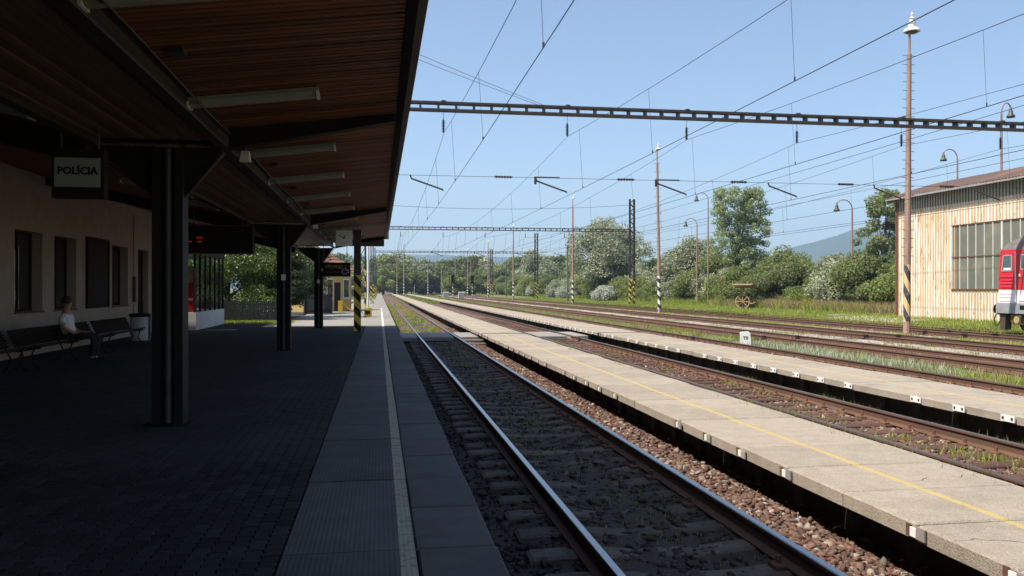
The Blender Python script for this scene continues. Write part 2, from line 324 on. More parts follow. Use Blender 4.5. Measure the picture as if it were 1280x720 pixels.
def bedz(c):
    def f(x, y):
        d = x - c
        if c < 3: return float(np.interp(d, [-1.7, -.9, -.6, .6, .95, 1.45, 2.0], [-.31, -.200, -.216, -.216, -.13, -.17, -.47]))
        return float(np.interp(d, [-1.9, -1.2, -.6, .6, 1.2, 1.9], [-.42, -.2, -.215, -.215, -.16, -.4]))
    return f
TR = [2.4, 7.27, 12.1, 16.75, 21.4, 26.1, 28.95]
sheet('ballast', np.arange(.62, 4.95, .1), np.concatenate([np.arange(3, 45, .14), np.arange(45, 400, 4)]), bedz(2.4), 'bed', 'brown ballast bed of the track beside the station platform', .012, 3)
sheet('ballast', np.arange(5.2, 9.2, .12), np.concatenate([np.arange(5, 45, .2), np.arange(45, 400, 4)]), bedz(7.15), 'bed', 'brown ballast bed of the track between the two narrow platforms', .012, 4)
for k, lab in ((2, 'ballast bed beyond the farther narrow platform'), (3, 'weedy ballast bed of the fourth track'), (4, 'rusty ballast bed of the fifth track'), (5, 'rusty ballast bed of the sixth track by the verge')):
    c = TR[k]; sheet('ballast', np.linspace(c - 1.15, c + 1.15, 9), np.concatenate([np.arange(8, 60, .5), np.arange(60, 400, 5)]), lambda x, y: -.172, 'bed', lab, .008, 5 + k)
sheet('gravel_path', np.linspace(17.95, 20.2, 6), np.concatenate([np.arange(10, 60, .6), np.arange(60, 330, 5)]), lambda x, y: -.17, 'gravel', 'pale gravel walkway between the rusty sidings', .008, 21)
sheet('gravel_path', np.linspace(22.75, 24.9, 6), np.concatenate([np.arange(10, 60, .6), np.arange(60, 330, 5)]), lambda x, y: -.185, 'gravel', 'thin pale gravel strip before the last siding', .008, 22)
sheet('gravel_path', np.linspace(29.6, 33.3, 6), np.arange(44, 53, .6), lambda x, y: gz(x) + .03, 'gravel', 'patch of pale gravel at the near corner of the shed', .004, 23)
# hills far away
def hill(name, label, cx, cy, wx, wy, h, seed):
    g = np.random.default_rng(seed); n = 60; xs = np.linspace(-1, 1, n); X, Y = np.meshgrid(xs, xs); Z = np.clip(1 - X ** 2, 0, 1) ** 1.1 * np.clip(1 - Y ** 2, 0, 1)
    for k in range(1, 6): Z *= 1 + .11 / k * np.sin(X * 3.1 * k + g.uniform(0, 6)) * np.cos(Y * 2.3 * k + g.uniform(0, 6))
    Z += np.clip(Z, 0, .2) * g.normal(0, .02, Z.shape)
    V = np.stack([(X * wx + cx).ravel(), (Y * wy + cy).ravel(), (Z * h - 1).ravel()], 1); i = np.arange(n * n).reshape(n, n)
    F = np.stack([i[:-1, :-1].ravel(), i[:-1, 1:].ravel(), i[1:, 1:].ravel(), i[1:, :-1].ravel()], 1)
    o = link(name, npmesh(name, V, F, ['hill'], smooth=True)); o['kind'] = 'structure'; o['label'] = label
hill('hill', 'broad blue hill on the horizon beyond the trees', 2350, 3000, 1050, 700, 292, 3)
hill('hill', 'pale distant mountain ridge beyond the end of the tracks', 420, 4600, 2600, 350, 185, 5)

# ------------------------------------------------------------------ tracks
def rail_prof(c):
    return [(c + a, z) for a, z in ((-.075, -.172), (.075, -.172), (.075, -.16), (.012, -.135), (.012, -.045), (.036, -.032), (.036, -.008), (.028, 0), (-.028, 0), (-.036, -.008), (-.036, -.032), (-.012, -.045), (-.012, -.135), (-.075, -.16))]
def rail(parent, x, topm, y0=-6, y1=420):
    b = MB(); pr = rail_prof(0); n = len(pr)
    ysr = [y0] + [y for y in (40, 120) if y > y0] + [y1]
    vs = [(a, y, z) for y in ysr for a, z in pr]
    for i in range(len(ysr) - 1):
        for k in range(n):
            b.mi('railside'); t = k in (6, 7, 8)
            q = [vs[i * n + k], vs[i * n + (k + 1) % n], vs[(i + 1) * n + (k + 1) % n], vs[(i + 1) * n + k]]
            b.add(q, [(0, 1, 2, 3)], topm if t else 'railside')
    o = b.obj('rail', parent); o.location.x = x
def sleeper_mesh(kind):
    b = MB(); m = 'sleeper' if kind == 'c' else 'rustsleeper'
    if kind == 'c':
        pr = [(-1.22, -.38), (1.22, -.38), (1.22, -.185), (1.19, -.165), (.95, -.158), (.55, -.172), (.3, -.2), (-.3, -.2), (-.55, -.172), (-.95, -.158), (-1.19, -.165), (-1.22, -.185)]
        n = len(pr); vs = [(a, y, z - (0 if abs(y) < .11 else .02 * (z > -.3))) for y in (-.135, -.105, .105, .135) for a, z in pr]
        fs = [(i * n + k, i * n + (k + 1) % n, (i + 1) * n + (k + 1) % n, (i + 1) * n + k) for i in range(3) for k in range(n)] + [tuple(range(n)), tuple(range(3 * n, 4 * n))]
        b.add(vs, fs, m)
    else: b.bbox(-1.25, 1.25, -.12, .12, -.36, -.168, m, .015)
    return b.mesh('sleeper')
SL = {'c': sleeper_mesh('c'), 'w': sleeper_mesh('w')}
fb = MB(); fb.bbox(-.17, -.08, -.07, .07, -.17, -.13, 'rust', .012); fb.tube([(-.115, 0, -.14), (-.115, 0, -.075)], .022, 'rust', 6); FAST = [fb.mesh('rail_fastener')]
fb = MB(); fb.bbox(.08, .17, -.07, .07, -.17, -.13, 'rust', .012); fb.tube([(.115, 0, -.14), (.115, 0, -.075)], .022, 'rust', 6); FAST.append(fb.mesh('rail_fastener'))
tl = ['track with polished rails beside the shaded station platform', 'track with worn rails between the two narrow platforms', 'track with one dark rail beyond the farther narrow platform',
      'fourth track, weedy and rusty, beyond the white marker stone', 'fifth track, rusty siding with pale gravel on both sides', 'sixth track, rusty siding at the edge of the grass verge', 'short siding half hidden in grass under the red locomotive']
for k, c in enumerate(TR):
    t = thing('railway_track', tl[k], 'railway track', (c, 0, 0), 'parallel railway tracks of the station')
    top = ['railtop', 'railtop_dull', 'railtop_dull', 'railtop_rust', 'railtop_rust', 'railtop_rust', 'railtop_rust'][k]
    for s in (-1, 1): rail(t, s * .755, top, y1=420 if k < 6 else 60)
    kind = 'c' if k in (0,) else 'w'
    y0, n, nf = [(4.2, 110, 26), (6.6, 90, 40), (12.6, 60, 40), (17, 60, 45), (21, 50, 40), (26, 45, 30), (29, 12, 4)][k]
    for i in range(n):
        y = y0 + .6 * i + rnd.uniform(-.03, .03)
        if k in (0, 1) and 33.8 < y < 37.7: continue
        s = link('sleeper', SL[kind], t, (rnd.uniform(-.03, .03), y, rnd.uniform(-.012, .006) - (.014 if k > 2 else (rnd.uniform(0, .022) if k == 0 else 0))), (0, 0, rnd.uniform(-.012, .012)))
        if i < nf:
            for sx in (-1, 1):
                if k in (1, 2) or (k > 2 and sx < 0) or (k == 0): link('rail_fastener', FAST[rnd.random() < .5 if k == 0 else 0], s, (sx * .755 - s.location.x, 0, 0))
# loose stones
def ico():
    bm = bmesh.new(); bmesh.ops.create_icosphere(bm, subdivisions=1, radius=1); V = np.array([v.co[:] for v in bm.verts]); F = np.array([[v.index for v in f.verts] for f in bm.faces]); bm.free(); return V, F
IV, IF = ico()
def stones(name, label, pts, smin, smax, seed, m='stone'):
    g = np.random.default_rng(seed); n = len(pts); P = np.asarray(pts)
    V = IV[None] * g.uniform(.45, 1.4, (n, 12, 1)) ** 1.1; V = V * (g.uniform(smin, smax, (n, 1, 1)) * np.concatenate([g.uniform(.75, 1.5, (n, 1, 2)), g.uniform(.35, .8, (n, 1, 1))], 2))
    a = g.uniform(0, 6.28, n); t = g.normal(0, .5, n); ca, sa, ct, st = np.cos(a), np.sin(a), np.cos(t), np.sin(t)
    x, y, z = V[..., 0], V[..., 1], V[..., 2]; y, z = y * ct[:, None] - z * st[:, None], y * st[:, None] + z * ct[:, None]; x, y = x * ca[:, None] - y * sa[:, None], x * sa[:, None] + y * ca[:, None]
    V = np.stack([x, y, z], -1) + P[:, None, :]; F = (IF[None] + 12 * np.arange(n)[:, None, None]).reshape(-1, 3)
    o = link(name, npmesh(name, V.reshape(-1, 3), F, [m])); return tag(o, label, 'ballast', None, 'stuff')
g = np.random.default_rng(11)
def scatter(n, x0, x1, y0, y1, zf, dz, power=1.0):
    u = g.uniform(0, 1, n) ** power; y = y0 + (y1 - y0) * u; x = g.uniform(x0, x1, n); return np.stack([x, y, np.array([zf(a, b) for a, b in zip(x, y)]) + g.uniform(-.01, dz, n)], 1)
z1 = bedz(2.4); z2 = bedz(7.15)
P = np.concatenate([scatter(20000, 3.22, 4.7, 4, 44, z1, .02, 1.6)]); stones('ballast_stone', 'reddish brown ballast stones between the first track and the first narrow platform', P, .017, .04, 1)
P = np.concatenate([scatter(4800, 1.7, 3.1, 4, 40, z1, .012, 1.5), scatter(4200, .76, 1.58, 4, 40, z1, .02, 1.5)]); stones('ballast_stone', 'dark ballast stones between the rails in the canopy shade', P, .018, .04, 2, 'shaded_stone')
P = np.concatenate([scatter(7500, 6.57, 7.98, 7, 34, z2, .02, 1.4), scatter(5000, 8.1, 9.3, 8, 45, z2, .03, 1.4), scatter(2500, 5.5, 6.35, 7, 34, z2, .02, 1.4)]); stones('ballast_stone', 'rust brown ballast stones of the track between the two narrow platforms', P, .022, .045, 3)
f3 = lambda x, y: -.17
P = np.concatenate([scatter(3000, 11.4, 13.2, 12, 60, f3, .015), scatter(2500, 16, 17.9, 17, 60, f3, .01), scatter(2500, 20.4, 22.6, 20, 60, f3, .01), scatter(2500, 25, 27.2, 25, 70, f3, .01)]); stones('ballast_stone', 'scattered rusty stones along the outer tracks', P, .022, .05, 4)
P = np.concatenate([scatter(2600, 17.9, 20.2, 14, 60, f3, .01), scatter(1500, 22.7, 24.9, 20, 60, f3, .01)]); stones('gravel_stone', 'pale loose stones on the gravel walkways', P, .015, .035, 5, 'concrete')

# ------------------------------------------------------------------ narrow island platforms
def slab_mesh(w):
    b = MB(); b.bbox(0, w, 0, .982, -.125, 0, 'island', .014); return b.mesh('slab')
def island(label, x0, w, y0, n, yend, white):
    p = struct('platform', label, (x0, 0, .2)); me = slab_mesh(w)
    for i in range(n):
        y = y0 + i
        link('slab', me, p, (rnd.uniform(-.012, .012), y + .004, rnd.uniform(-.008, .005)), (rnd.uniform(-.004, .004), rnd.uniform(-.003, .003), rnd.uniform(-.004, .004)))
    b = MB(); b.box(0, w, y0 + n, yend, -.125, 0, 'island'); o = b.obj('slab', p)
    b = MB(); b.box(.75, w - .45, y0 - .5, yend, -.8, -.13, 'oldconcrete'); b.obj('support_wall', p)
    pb = MB(); pb.box(.66, .749, -.09, .09, -.8, -.132, 'oldconcrete'); pm = pb.mesh('support_pier')
    kb = MB(); kb.box(-.016, 0, -.13, .13, -.105, -.012, 'white' if white else 'oldconcrete')
    for yy in (-.085, .085): kb.box(-.022, -.0161, yy - .017, yy + .017, -.075, -.04, 'black')
    km = kb.mesh('edge_bracket'); kb2 = MB(); kb2.box(-.014, 0, -.12, -.02, -.105, -.012, 'concrete'); kb2.box(-.016, 0, -.0199, .05, -.098, -.03, 'white'); kb2.box(-.014, 0, .0501, .1, -.105, -.012, 'rust'); km2 = kb2.mesh('edge_bracket')
    for i in range(min(n, 48)):
        link('support_pier', pm, p, (0, y0 + i, 0))
        q = rnd.random()
        if i and q < (.92 if white else .75): link('edge_bracket', km if white else km2, p, (-.014 + rnd.uniform(-.004, .0), y0 + i + rnd.uniform(-.01, .03), 0))
island('first narrow concrete platform with yellow safety line, nearest to camera', 4.0, 1.70, 3.66, 76, 400, False)
island('second narrow concrete platform with white edge brackets', 8.78, 1.74, 7.4, 72, 330, True)

# ------------------------------------------------------------------ station platform
sp = struct('platform', 'shaded station platform with ribbed slabs and worn white line')
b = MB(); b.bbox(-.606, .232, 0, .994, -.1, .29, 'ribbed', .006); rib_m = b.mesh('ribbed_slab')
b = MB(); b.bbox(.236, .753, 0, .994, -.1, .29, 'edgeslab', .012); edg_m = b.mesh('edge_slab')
b = MB(); b.bbox(.236, .753, 0, .994, -.1, .29, 'sunlit_slab', .012); edg_o = b.mesh('edge_slab'); b = MB(); b.bbox(-.606, .13, 0, .994, -.1, .29, 'sunlit_slab', .008); b.bbox(.131, .232, 0, .994, -.1, .29, 'white', .006); rib_o = b.mesh('plain_slab')
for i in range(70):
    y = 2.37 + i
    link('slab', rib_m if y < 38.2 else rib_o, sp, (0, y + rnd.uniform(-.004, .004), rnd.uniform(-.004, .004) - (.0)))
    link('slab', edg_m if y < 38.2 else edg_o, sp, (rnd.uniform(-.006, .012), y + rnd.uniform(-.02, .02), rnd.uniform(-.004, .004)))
b = MB(); b.box(-.6, .75, 72.4, 330, -.1, .288, 'sunlit_slab'); b.obj('slab', sp)
b = MB(); b.box(.3, .6, 1, 330, -.8, -.102, 'oldconcrete'); b.obj('support_wall', sp)
b = MB(); b.box(-9.2, -.618, -25, 130, -.6, .255, 'joint'); b.obj('paving_bed', sp)
b = MB(); b.box(-9.1, -.612, 24.3, 38.37, .2551, .286, 'paver'); pv = b.obj('paving', sp); b = MB(); b.box(-4.7, -.612, 38.375, 130, .2551, .286, 'sunlit_slab'); b.obj('paving', sp); b = MB(); b.box(-9.1, -4.71, 38.375, 41.6, .2551, .286, 'paver'); b.obj('paving', sp)  # outer paving takes the slab tone brightened to stand in for sun
m = M['paver']; N, L, bb = nd(m)
def paver_mesh(cx, cy, dz=0):       # zigzag interlocking paver 0.1125 x 0.225
    a, h, z = .0535, .110, .019
    xs_ = [-a, -a + z, -a + z, -a, -a, -a + 0]
    left = [(-a - z / 2, -h), (-a + z / 2, -h / 2), (-a - z / 2, 0), (-a + z / 2, h / 2), (-a - z / 2, h)]
    right = [(x + 2 * a, y) for x, y in left][::-1]
    o = left + right; return [(cx + x, cy + y) for x, y in o]
def add_paver(b, cx, cy, dz):
    o = paver_mesh(cx, cy); n = len(o); e = .93
    hi = [(cx + (x - cx) * e, cy + (y - cy) * .965, .29 + dz) for x, y in o]; lo = [(x, y, .286 + dz) for x, y in o]; bt = [(x, y, .255) for x, y in o]
    fs = [tuple(range(n))[::-1]] + [(i, n + i, n + (i + 1) % n, (i + 1) % n) for i in range(n)] + [(n + i, 2 * n + i, 2 * n + (i + 1) % n, n + (i + 1) % n) for i in range(n)]
    b.add(hi + lo + bt, fs, 'paver')
b0 = MB(); add_paver(b0, 0, 0, 0); pav_m = b0.mesh('paver')
far = MB(); cnt = 0; cells = []
for i in range(75):
    for j in range(88):
        cx = -.675 - i * .1135; cy = 4.6 + j * .2255 + (i % 2) * .11
        zc = cx * .1587 + cy * .9873; xc = cx * .9873 - cy * .1587
        if zc < 1 or 640 + 1033 * xc / zc < -10 or 361 + 1033 * 1.68 / zc > 735: continue
        cells.append((zc, cx, cy))
cells.sort()
for k, (zc, cx, cy) in enumerate(cells):
    dz = rnd.uniform(-.002, .002)
    if k < 300: link('paver', pav_m, sp, (cx, cy, dz))
    else: add_paver(far, cx, cy, dz)
fo = far.obj('paver', sp); fo['kind'] = 'stuff'
# level crossing over the first and second tracks
lc = struct('footpath_crossing', 'concrete foot crossing over the first two tracks')
b = MB()
def cross(x0, x1, y0, y1, m='concrete', z=.0): q = MB(); q.bbox(x0, x1, y0, y1, -.17, z - .012, m, .02); q.obj('crossing_slab', lc)
cross(.78, 1.56, 34, 37.5); cross(1.74, 3.05, 34, 37.5); cross(3.25, 4.3, 34.05, 37.4)
cross(5.8, 6.3, 34, 37.5); cross(6.5, 7.8, 34, 37.5); cross(8.0, 8.75, 34.1, 37.3)
q = MB(); q.bbox(3.35, 4.1, 32.6, 33.2, -.2, -.06, 'oldconcrete', .02); tag(q.obj('kerb_stone'), 'weathered concrete slab lying beside the foot crossing', 'concrete slab')
q = MB(); q.bbox(3.3, 4.0, 31.0, 31.4, -.2, -.09, 'oldconcrete', .02); tag(q.obj('kerb_stone'), 'second weathered concrete slab nearer the camera than the crossing slab', 'concrete slab')

# ------------------------------------------------------------------ canopy
cn = thing('station_canopy', 'dark station canopy with brown board soffit on steel columns', 'canopy')
YE = 37.1; YB = -24
def zr(x): return 4.0 + (x + 1.95) * .125           # right soffit
def zl(x): return 3.86 + (-3.45 - x) * .205         # left soffit
sr = (zr(.22) - zr(-1.9)) / (.22 + 1.9)
b = MB(); b.ext([(-1.93, zr(-1.93)), (.215, zr(.215)), (.215, zr(.215) - .022), (-1.93, zr(-1.93) - .022)], -.037, .037, 'wood'); bd_m = b.mesh('soffit_board')
yb = 5.4; pitch = (YE - .25 - yb) / 300
for i in range(300): link('soffit_board', bd_m, cn, (0, yb + (i + .5) * pitch, rnd.uniform(-.004, .004)))
b = MB()
y = yb - pitch / 2
while y > YB: b.ext([(-1.93, zr(-1.93)), (.215, zr(.215)), (.215, zr(.215) - .022), (-1.93, zr(-1.93) - .022)], y - .037, y + .037, 'wood'); y -= pitch
o = b.obj('soffit_board', cn); o['kind'] = 'stuff'
b = MB(); y = YE - .3
while y > 3:
    b.ext([(-3.47, zl(-3.47)), (-8.68, zl(-8.68)), (-8.68, zl(-8.68) - .022), (-3.47, zl(-3.47) - .022)], y - .037, y + .037, 'wood'); y -= pitch
o = b.obj('soffit_board', cn); o['kind'] = 'stuff'
# roof deck above the boards
b = MB(); b.ext([(.36, zr(.36) + .26), (.36, zr(.36) + .08), (.2, zr(.2) + .03), (-1.95, 4.03), (-3.45, 4.03), (-8.69, zl(-8.69) + .03), (-8.69, zl(-8.69) + .25), (-3.45, 4.2), (-1.95, 4.2)], YB, YE - .2, 'roofing'); b.obj('roof_deck', cn)
# fascia with gutter lip
zf = zr(.22)
b = MB(); b.ext([(.218, zf - .03), (.30, zf - .1), (.372, zf - .1), (.40, zf + .12), (.41, zf + .32), (.365, zf + .32), (.355, zf + .1), (.33, zf - .06), (.29, zf - .06), (.235, zf + .0)], YB, YE, 'fascia'); b.obj('fascia', cn)
b = MB(); b.box(-1.9, .217, YE - .2, YE - .02, zr(-1.9) - .16, zf + .3, 'fascia'); b.obj('fascia', cn)
b = MB(); b.ext([(-3.5, 3.7), (-8.6, zl(-8.6) - .1), (-8.6, zl(-8.6) + .3), (-3.5, 4.25)], YE - .2, YE - .02, 'fascia'); b.obj('fascia', cn)
b = MB(); b.ext([(.2, zf - .1), (.42, zf - .1), (.42, zf + .33), (.2, zf + .33)], YE + .001, YE + .05, 'fascia'); b.obj('fascia_end', cn)
# longitudinal channels and slats between them
for x0, s in ((-2.0, 1), (-3.4, -1)):
    b = MB(); b.ext([(x0, 3.73), (x0 + s * .13, 3.73), (x0 + s * .13, 3.755), (x0 + s * .02, 3.765), (x0 + s * .02, 3.985), (x0 + s * .13, 3.995), (x0 + s * .13, 4.02), (x0, 4.02)], YB, YE - .21, 'channel'); b.obj('channel_beam', cn)
xs2 = [-3.34 + .0975 * i for i in range(14)]; edges = [YB, 10.6, 11.0, 23.05, 23.45, 36.1]
sb = {}
for y0, y1 in ((5.2, 10.62), (10.98, 23.05), (23.43, 36.1)):
    q = MB(); q.box(-.04, .04, y0, y1, 3.79, 3.81, 'slat'); me = q.mesh('soffit_slat')
    for x in xs2: link('soffit_slat', me, cn, (x, 0, rnd.uniform(-.006, .004)))
b = MB(); b.box(-3.39, -2.01, YB, 5.18, 3.79, 3.81, 'slat'); b.obj('soffit_slat', cn)
# columns and cross beams
for ci, yc in enumerate((-14, -1.6, 10.8, 23.24, 36.3)):
    xc = -2.56 - (.04 if ci == 2 else 0) ; xl, xr = -2.74, -2.38
    col = thing  # placeholder to keep names plain
    b = MB()
    for x in (xl, xr - .024): b.box(x, x + .024, yc - .15, yc + .15, .29, 3.72, 'darksteel')
    b.box(xl + .0241, xr - .0241, yc - .02, yc + .02, .29, 3.72, 'darksteel')
    b.box(xl + .0241, xl + .1, yc - .15, yc - .135, .29, 3.7, 'darksteel'); b.box(xr - .1, xr - .0241, yc - .15, yc - .135, .29, 3.7, 'darksteel')
    co = b.obj('column', cn)
    b = MB(); b.box(xl - .08, xr + .08, yc - .2, yc + .2, .288, .305, 'darksteel'); b.obj('base_plate', co)
    b = MB(); b.tube([(-2.56, yc - .085, .32), (-2.56, yc - .085, 3.7)], .045, 'steel', 10); b.tube([(-2.56, yc - .085, .9), (-2.56, yc - .085, .98)], .055, 'steel', 10); b.obj('drainpipe', co)
    for s, x0, x1 in ((1, xr, -1.95), (-1, xl, -3.45)):
        b = MB(); b.ext([(x0 + s * .001, 3.12), (x1, 3.68), (x1, 3.727), (x0 + s * .001, 3.727)], yc - .012, yc + .012, 'darksteel')
        b.ext([(x0 + s * .001, 3.1), (x1 + s * .03, 3.66), (x1 + s * .03, 3.68), (x0 + s * .001, 3.12)], yc - .06, yc + .06, 'darksteel'); b.obj('haunch', co)
    b = MB(); x0 = -1.86; dz = .012
    b.ext([(x0, zr(x0) - .28), (.2, zf - .13), (.2, zf - .03), (x0, zr(x0) - .03)], yc - .015, yc + .015, 'darksteel')
    b.ext([(x0, zr(x0) - .30), (.2, zf - .15), (.2, zf - .13), (x0, zr(x0) - .28)], yc - .09, yc + .09, 'darksteel'); b.obj('cross_beam', cn)
    b = MB(); x0 = -3.54; x1 = -8.6
    b.ext([(x0, zl(x0) - .36), (x1, zl(x1) - .22), (x1, zl(x1) - .03), (x0, zl(x0) - .03)], yc - .015, yc + .015, 'darksteel')
    b.ext([(x0, zl(x0) - .38), (x1, zl(x1) - .24), (x1, zl(x1) - .22), (x0, zl(x0) - .36)], yc - .09, yc + .09, 'darksteel'); b.obj('cross_beam', cn)
    if ci >= 3:
        q = MB(); q.box(-2.62, -2.5, yc - .158, yc - .151, 2.2, 2.36, 'signwhite'); q.obj('number_plate', co)
q = MB(); q.tube([(-1.84, y_, 3.9 + .012 * math.sin(y_ * 1.7)) for y_ in np.arange(-2, 36, .8)], .011, 'black', 5); q.obj('cable', cn)
q = MB(); q.tube([(-1.80, y_, 3.865 + .014 * math.sin(y_ * 1.1 + 1)) for y_ in np.arange(-2, 36, .8)], .009, 'channel', 5); q.obj('cable', cn)
q = MB(); q.bbox(-.06, .06, -.09, .09, -.05, 0, 'channel', .01); jb = q.mesh('junction_box')
for y_ in (7.4, 13.9, 17.1, 20.2, 26.4, 30.0): link('junction_box', jb, cn, (-1.7, y_, zr(-1.7) - .022), (0, R(-7), 0))
# tube lamps across the soffit
def tube_lamp(label, x, y, slope, z, ln, group):
    t = thing('fluorescent_lamp', label, 'ceiling lamp', (x, y, z), group); t.rotation_euler = (0, -math.atan(slope), 0)
    b = MB(); b.ext([(-ln / 2, -.005), (ln / 2, -.005), (ln / 2, -.05), (-ln / 2, -.05)], -.05, .05, 'lampbody'); b.obj('housing', t)
    b = MB(); b.ext([(-.075, -.0505), (.075, -.0505), (.068, -.09), (.03, -.112), (-.03, -.112), (-.068, -.09)], -ln / 2 + .03, ln / 2 - .03, 'lampbody', 'x'); b.obj('diffuser', t)
    for s in (-1, 1):
        q = MB(); q.box(s * ln / 2 - (.03 if s > 0 else 0), s * ln / 2 + (0 if s > 0 else .03), -.08, .08, -.118, -.0505, 'white'); q.obj('end_cap', t)
desc = ['nearest tube lamp on the right soffit, cut by the top edge', 'long tube lamp on the right soffit before the first cross beam', 'tube lamp just behind the first cross beam', 'second tube lamp behind the first cross beam', 'third tube lamp behind the first cross beam', 'tube lamp just before the second cross beam',
        'tube lamp just behind the second cross beam', 'tube lamp over the hanging clock', 'tube lamp between clock and the last beam', 'farthest tube lamp on the right soffit before the canopy end']
for d, y in zip(desc, (5.95, 9.1, 12.5, 15.5, 18.6, 21.7, 25, 28.6, 31.5, 34.4)): tube_lamp(d, -1.32, y, .125, zr(-1.32) - .024, 1.36, 'tube lamps on the right soffit')
desc = ['nearest tube lamp in the dark left soffit', 'tube lamp in the left soffit near the police sign', 'tube lamp in the left soffit behind the first column', 'tube lamp in the left soffit above the departure board', 'far tube lamp in the left soffit before the second beam', 'last tube lamp in the left soffit']
for d, y in zip(desc, (9.4, 13, 17, 19.6, 26, 32)): tube_lamp(d, -4.25, y, -.205, zl(-4.25) - .024, 1.36, 'tube lamps on the left soffit')
# small box lights on the channel
for d, y in (('small cable box on the channel behind the first column', 11.7), ('small cable box on the channel behind the second column', 24.2)):
    t = thing('loudspeaker', d, 'loudspeaker', (-1.8, y, 3.78)); b = MB(); b.ext([(-.07, -.08), (.07, -.08), (.05, .06), (-.05, .06)], -.06, .06, 'white'); b.obj('housing', t); b = MB(); b.tube([(0, 0, .06), (0, 0, .2)], .012, 'steel', 6); b.obj('bracket', t)

# ------------------------------------------------------------------ station building
sb = thing('station_building', 'cream plastered station building in deep shade behind the benches', 'building', (-8.7, 0, 0))
YW = [(-6.5, -4.9, 1), (-3, -1.4, 1), (.5, 2.1, 1), (4, 5.6, 1), (8.2, 9.8, 1), (11.6, 13.3, 1), (15, 16.7, 1), (18.6, 20.3, 1), (21.62, 23.3, 1), (24.1, 25.75, 1), (29.0, 30.75, 1), (31.95, 33.3, 2)]
b = MB(); ycur = -24
for y0, y1, k in YW:
    zb = 1.4 if k == 1 else .29; zt = 3.42
    b.box(-.45, 0, ycur, y0, .2, 4.95, 'plaster'); ycur = y1
    b.box(-.45, -.0005, y0, y1, zt, 4.948, 'plaster')
    if k == 1: b.box(-.45, -.0005, y0, y1, .2, zb, 'plaster')
b.box(-.45, 0, ycur, 34.2, .2, 4.95, 'plaster'); wall = b.obj('wall', sb)
b = MB(); b.box(-8, -.451, 33.75, 34.2, .2, 5.6, 'plaster'); b.obj('wall', sb)
b = MB(); b.ext([(-8.2, 5.62), (.0, 5.05), (.0, 5.22), (-8.2, 5.8)], -24, 34.5, 'roofing'); b.obj('roof', sb)
for y0, y1, k in YW:
    zb = 1.4 if k == 1 else .29; zt = 3.42
    if k == 1:
        wd = MB()
        for a0, a1, c0, c1 in ((y0, y0 + .07, zb, zt), (y1 - .07, y1, zb, zt), (y0 + .07, y1 - .07, zb, zb + .07), (y0 + .07, y1 - .07, zt - .07, zt), (y0 + .8, y0 + .87, zb + .07, zt - .07)): wd.box(-.32, -.26, a0 + .001, a1 - .001, c0 + .001, c1 - .001, 'framedark')
        f = wd.obj('window', sb)
        for a0, a1 in ((y0 + .07, y0 + .8), (y0 + .87, y1 - .07)): q = MB(); q.box(-.295, -.285, a0, a1, zb + .07, zt - .07, 'windowglass'); q.obj('pane', f)
        q = MB(); q.box(-.26, .04, y0 - .04, y1 + .04, zb - .045, zb - .001, 'sill'); q.obj('sill', f)
    else:
        q = MB()
        for a0, a1, c0, c1 in ((y0, y0 + .09, zb, zt), (y1 - .09, y1, zb, zt), (y0 + .09, y1 - .09, zt - .09, zt), (y0 + .09, y1 - .09, 2.45, 2.52), (y0 + .09, y1 - .09, zb, zb + .25)): q.box(-.25, -.19, a0 + .001, a1 - .001, c0, c1 - .001, 'framedark')
        f = q.obj('door', sb); q = MB(); q.box(-.225, -.215, y0 + .09, y1 - .09, zb + .25, 2.45, 'windowglass'); q.obj('pane', f); q = MB(); q.box(-.225, -.215, y0 + .09, y1 - .09, 2.52, zt - .09, 'windowglass'); q.obj('pane', f)
        q = MB(); q.box(-.212, -.205, y0 + .4, y0 + .7, 1.75, 2.15, 'signwhite'); q.obj('notice', f)
        q = MB(); q.tube([(-.14, y1 - .16, 1.1), (-.14, y1 - .16, 1.5)], .015, 'steel', 6); q.obj('handle', f)
# timetable board
nb = thing('notice_board', 'tall black timetable board hanging on the plaster wall', 'notice board', (-8.7, 27.5, 0))
b = MB(); b.box(.001, .05, -.95, .95, 1.42, 3.5, 'black'); b.obj('backing', nb)
b = MB()
for a0, a1, c0, c1 in ((-1, -.951, 1.38, 3.54), (.951, 1, 1.38, 3.54), (-.95, .95, 1.38, 1.419), (-.95, .95, 3.501, 3.54)): b.box(.001, .08, a0, a1, c0, c1, 'framedark')
b.obj('frame', nb)
for i in range(11):
    q = MB(); q.box(.0502, .056, -.86, .86, 1.6 + i * .165, 1.7 + i * .165, 'framedark'); q.obj('timetable_row', nb)
dp = thing('wall_conduit', 'thin pipe on the wall between the last window and the door', 'pipe', (-8.7, 31.35, 0)); b = MB(); b.tube([(.03, 0, .3), (.03, 0, 4.6)], .02, 'plaster', 6); b.obj('pipe', dp); b = MB(); b.box(.001, .1, -.06, .06, 1.5, 2.4, 'steel'); b.obj('meter_box', dp)

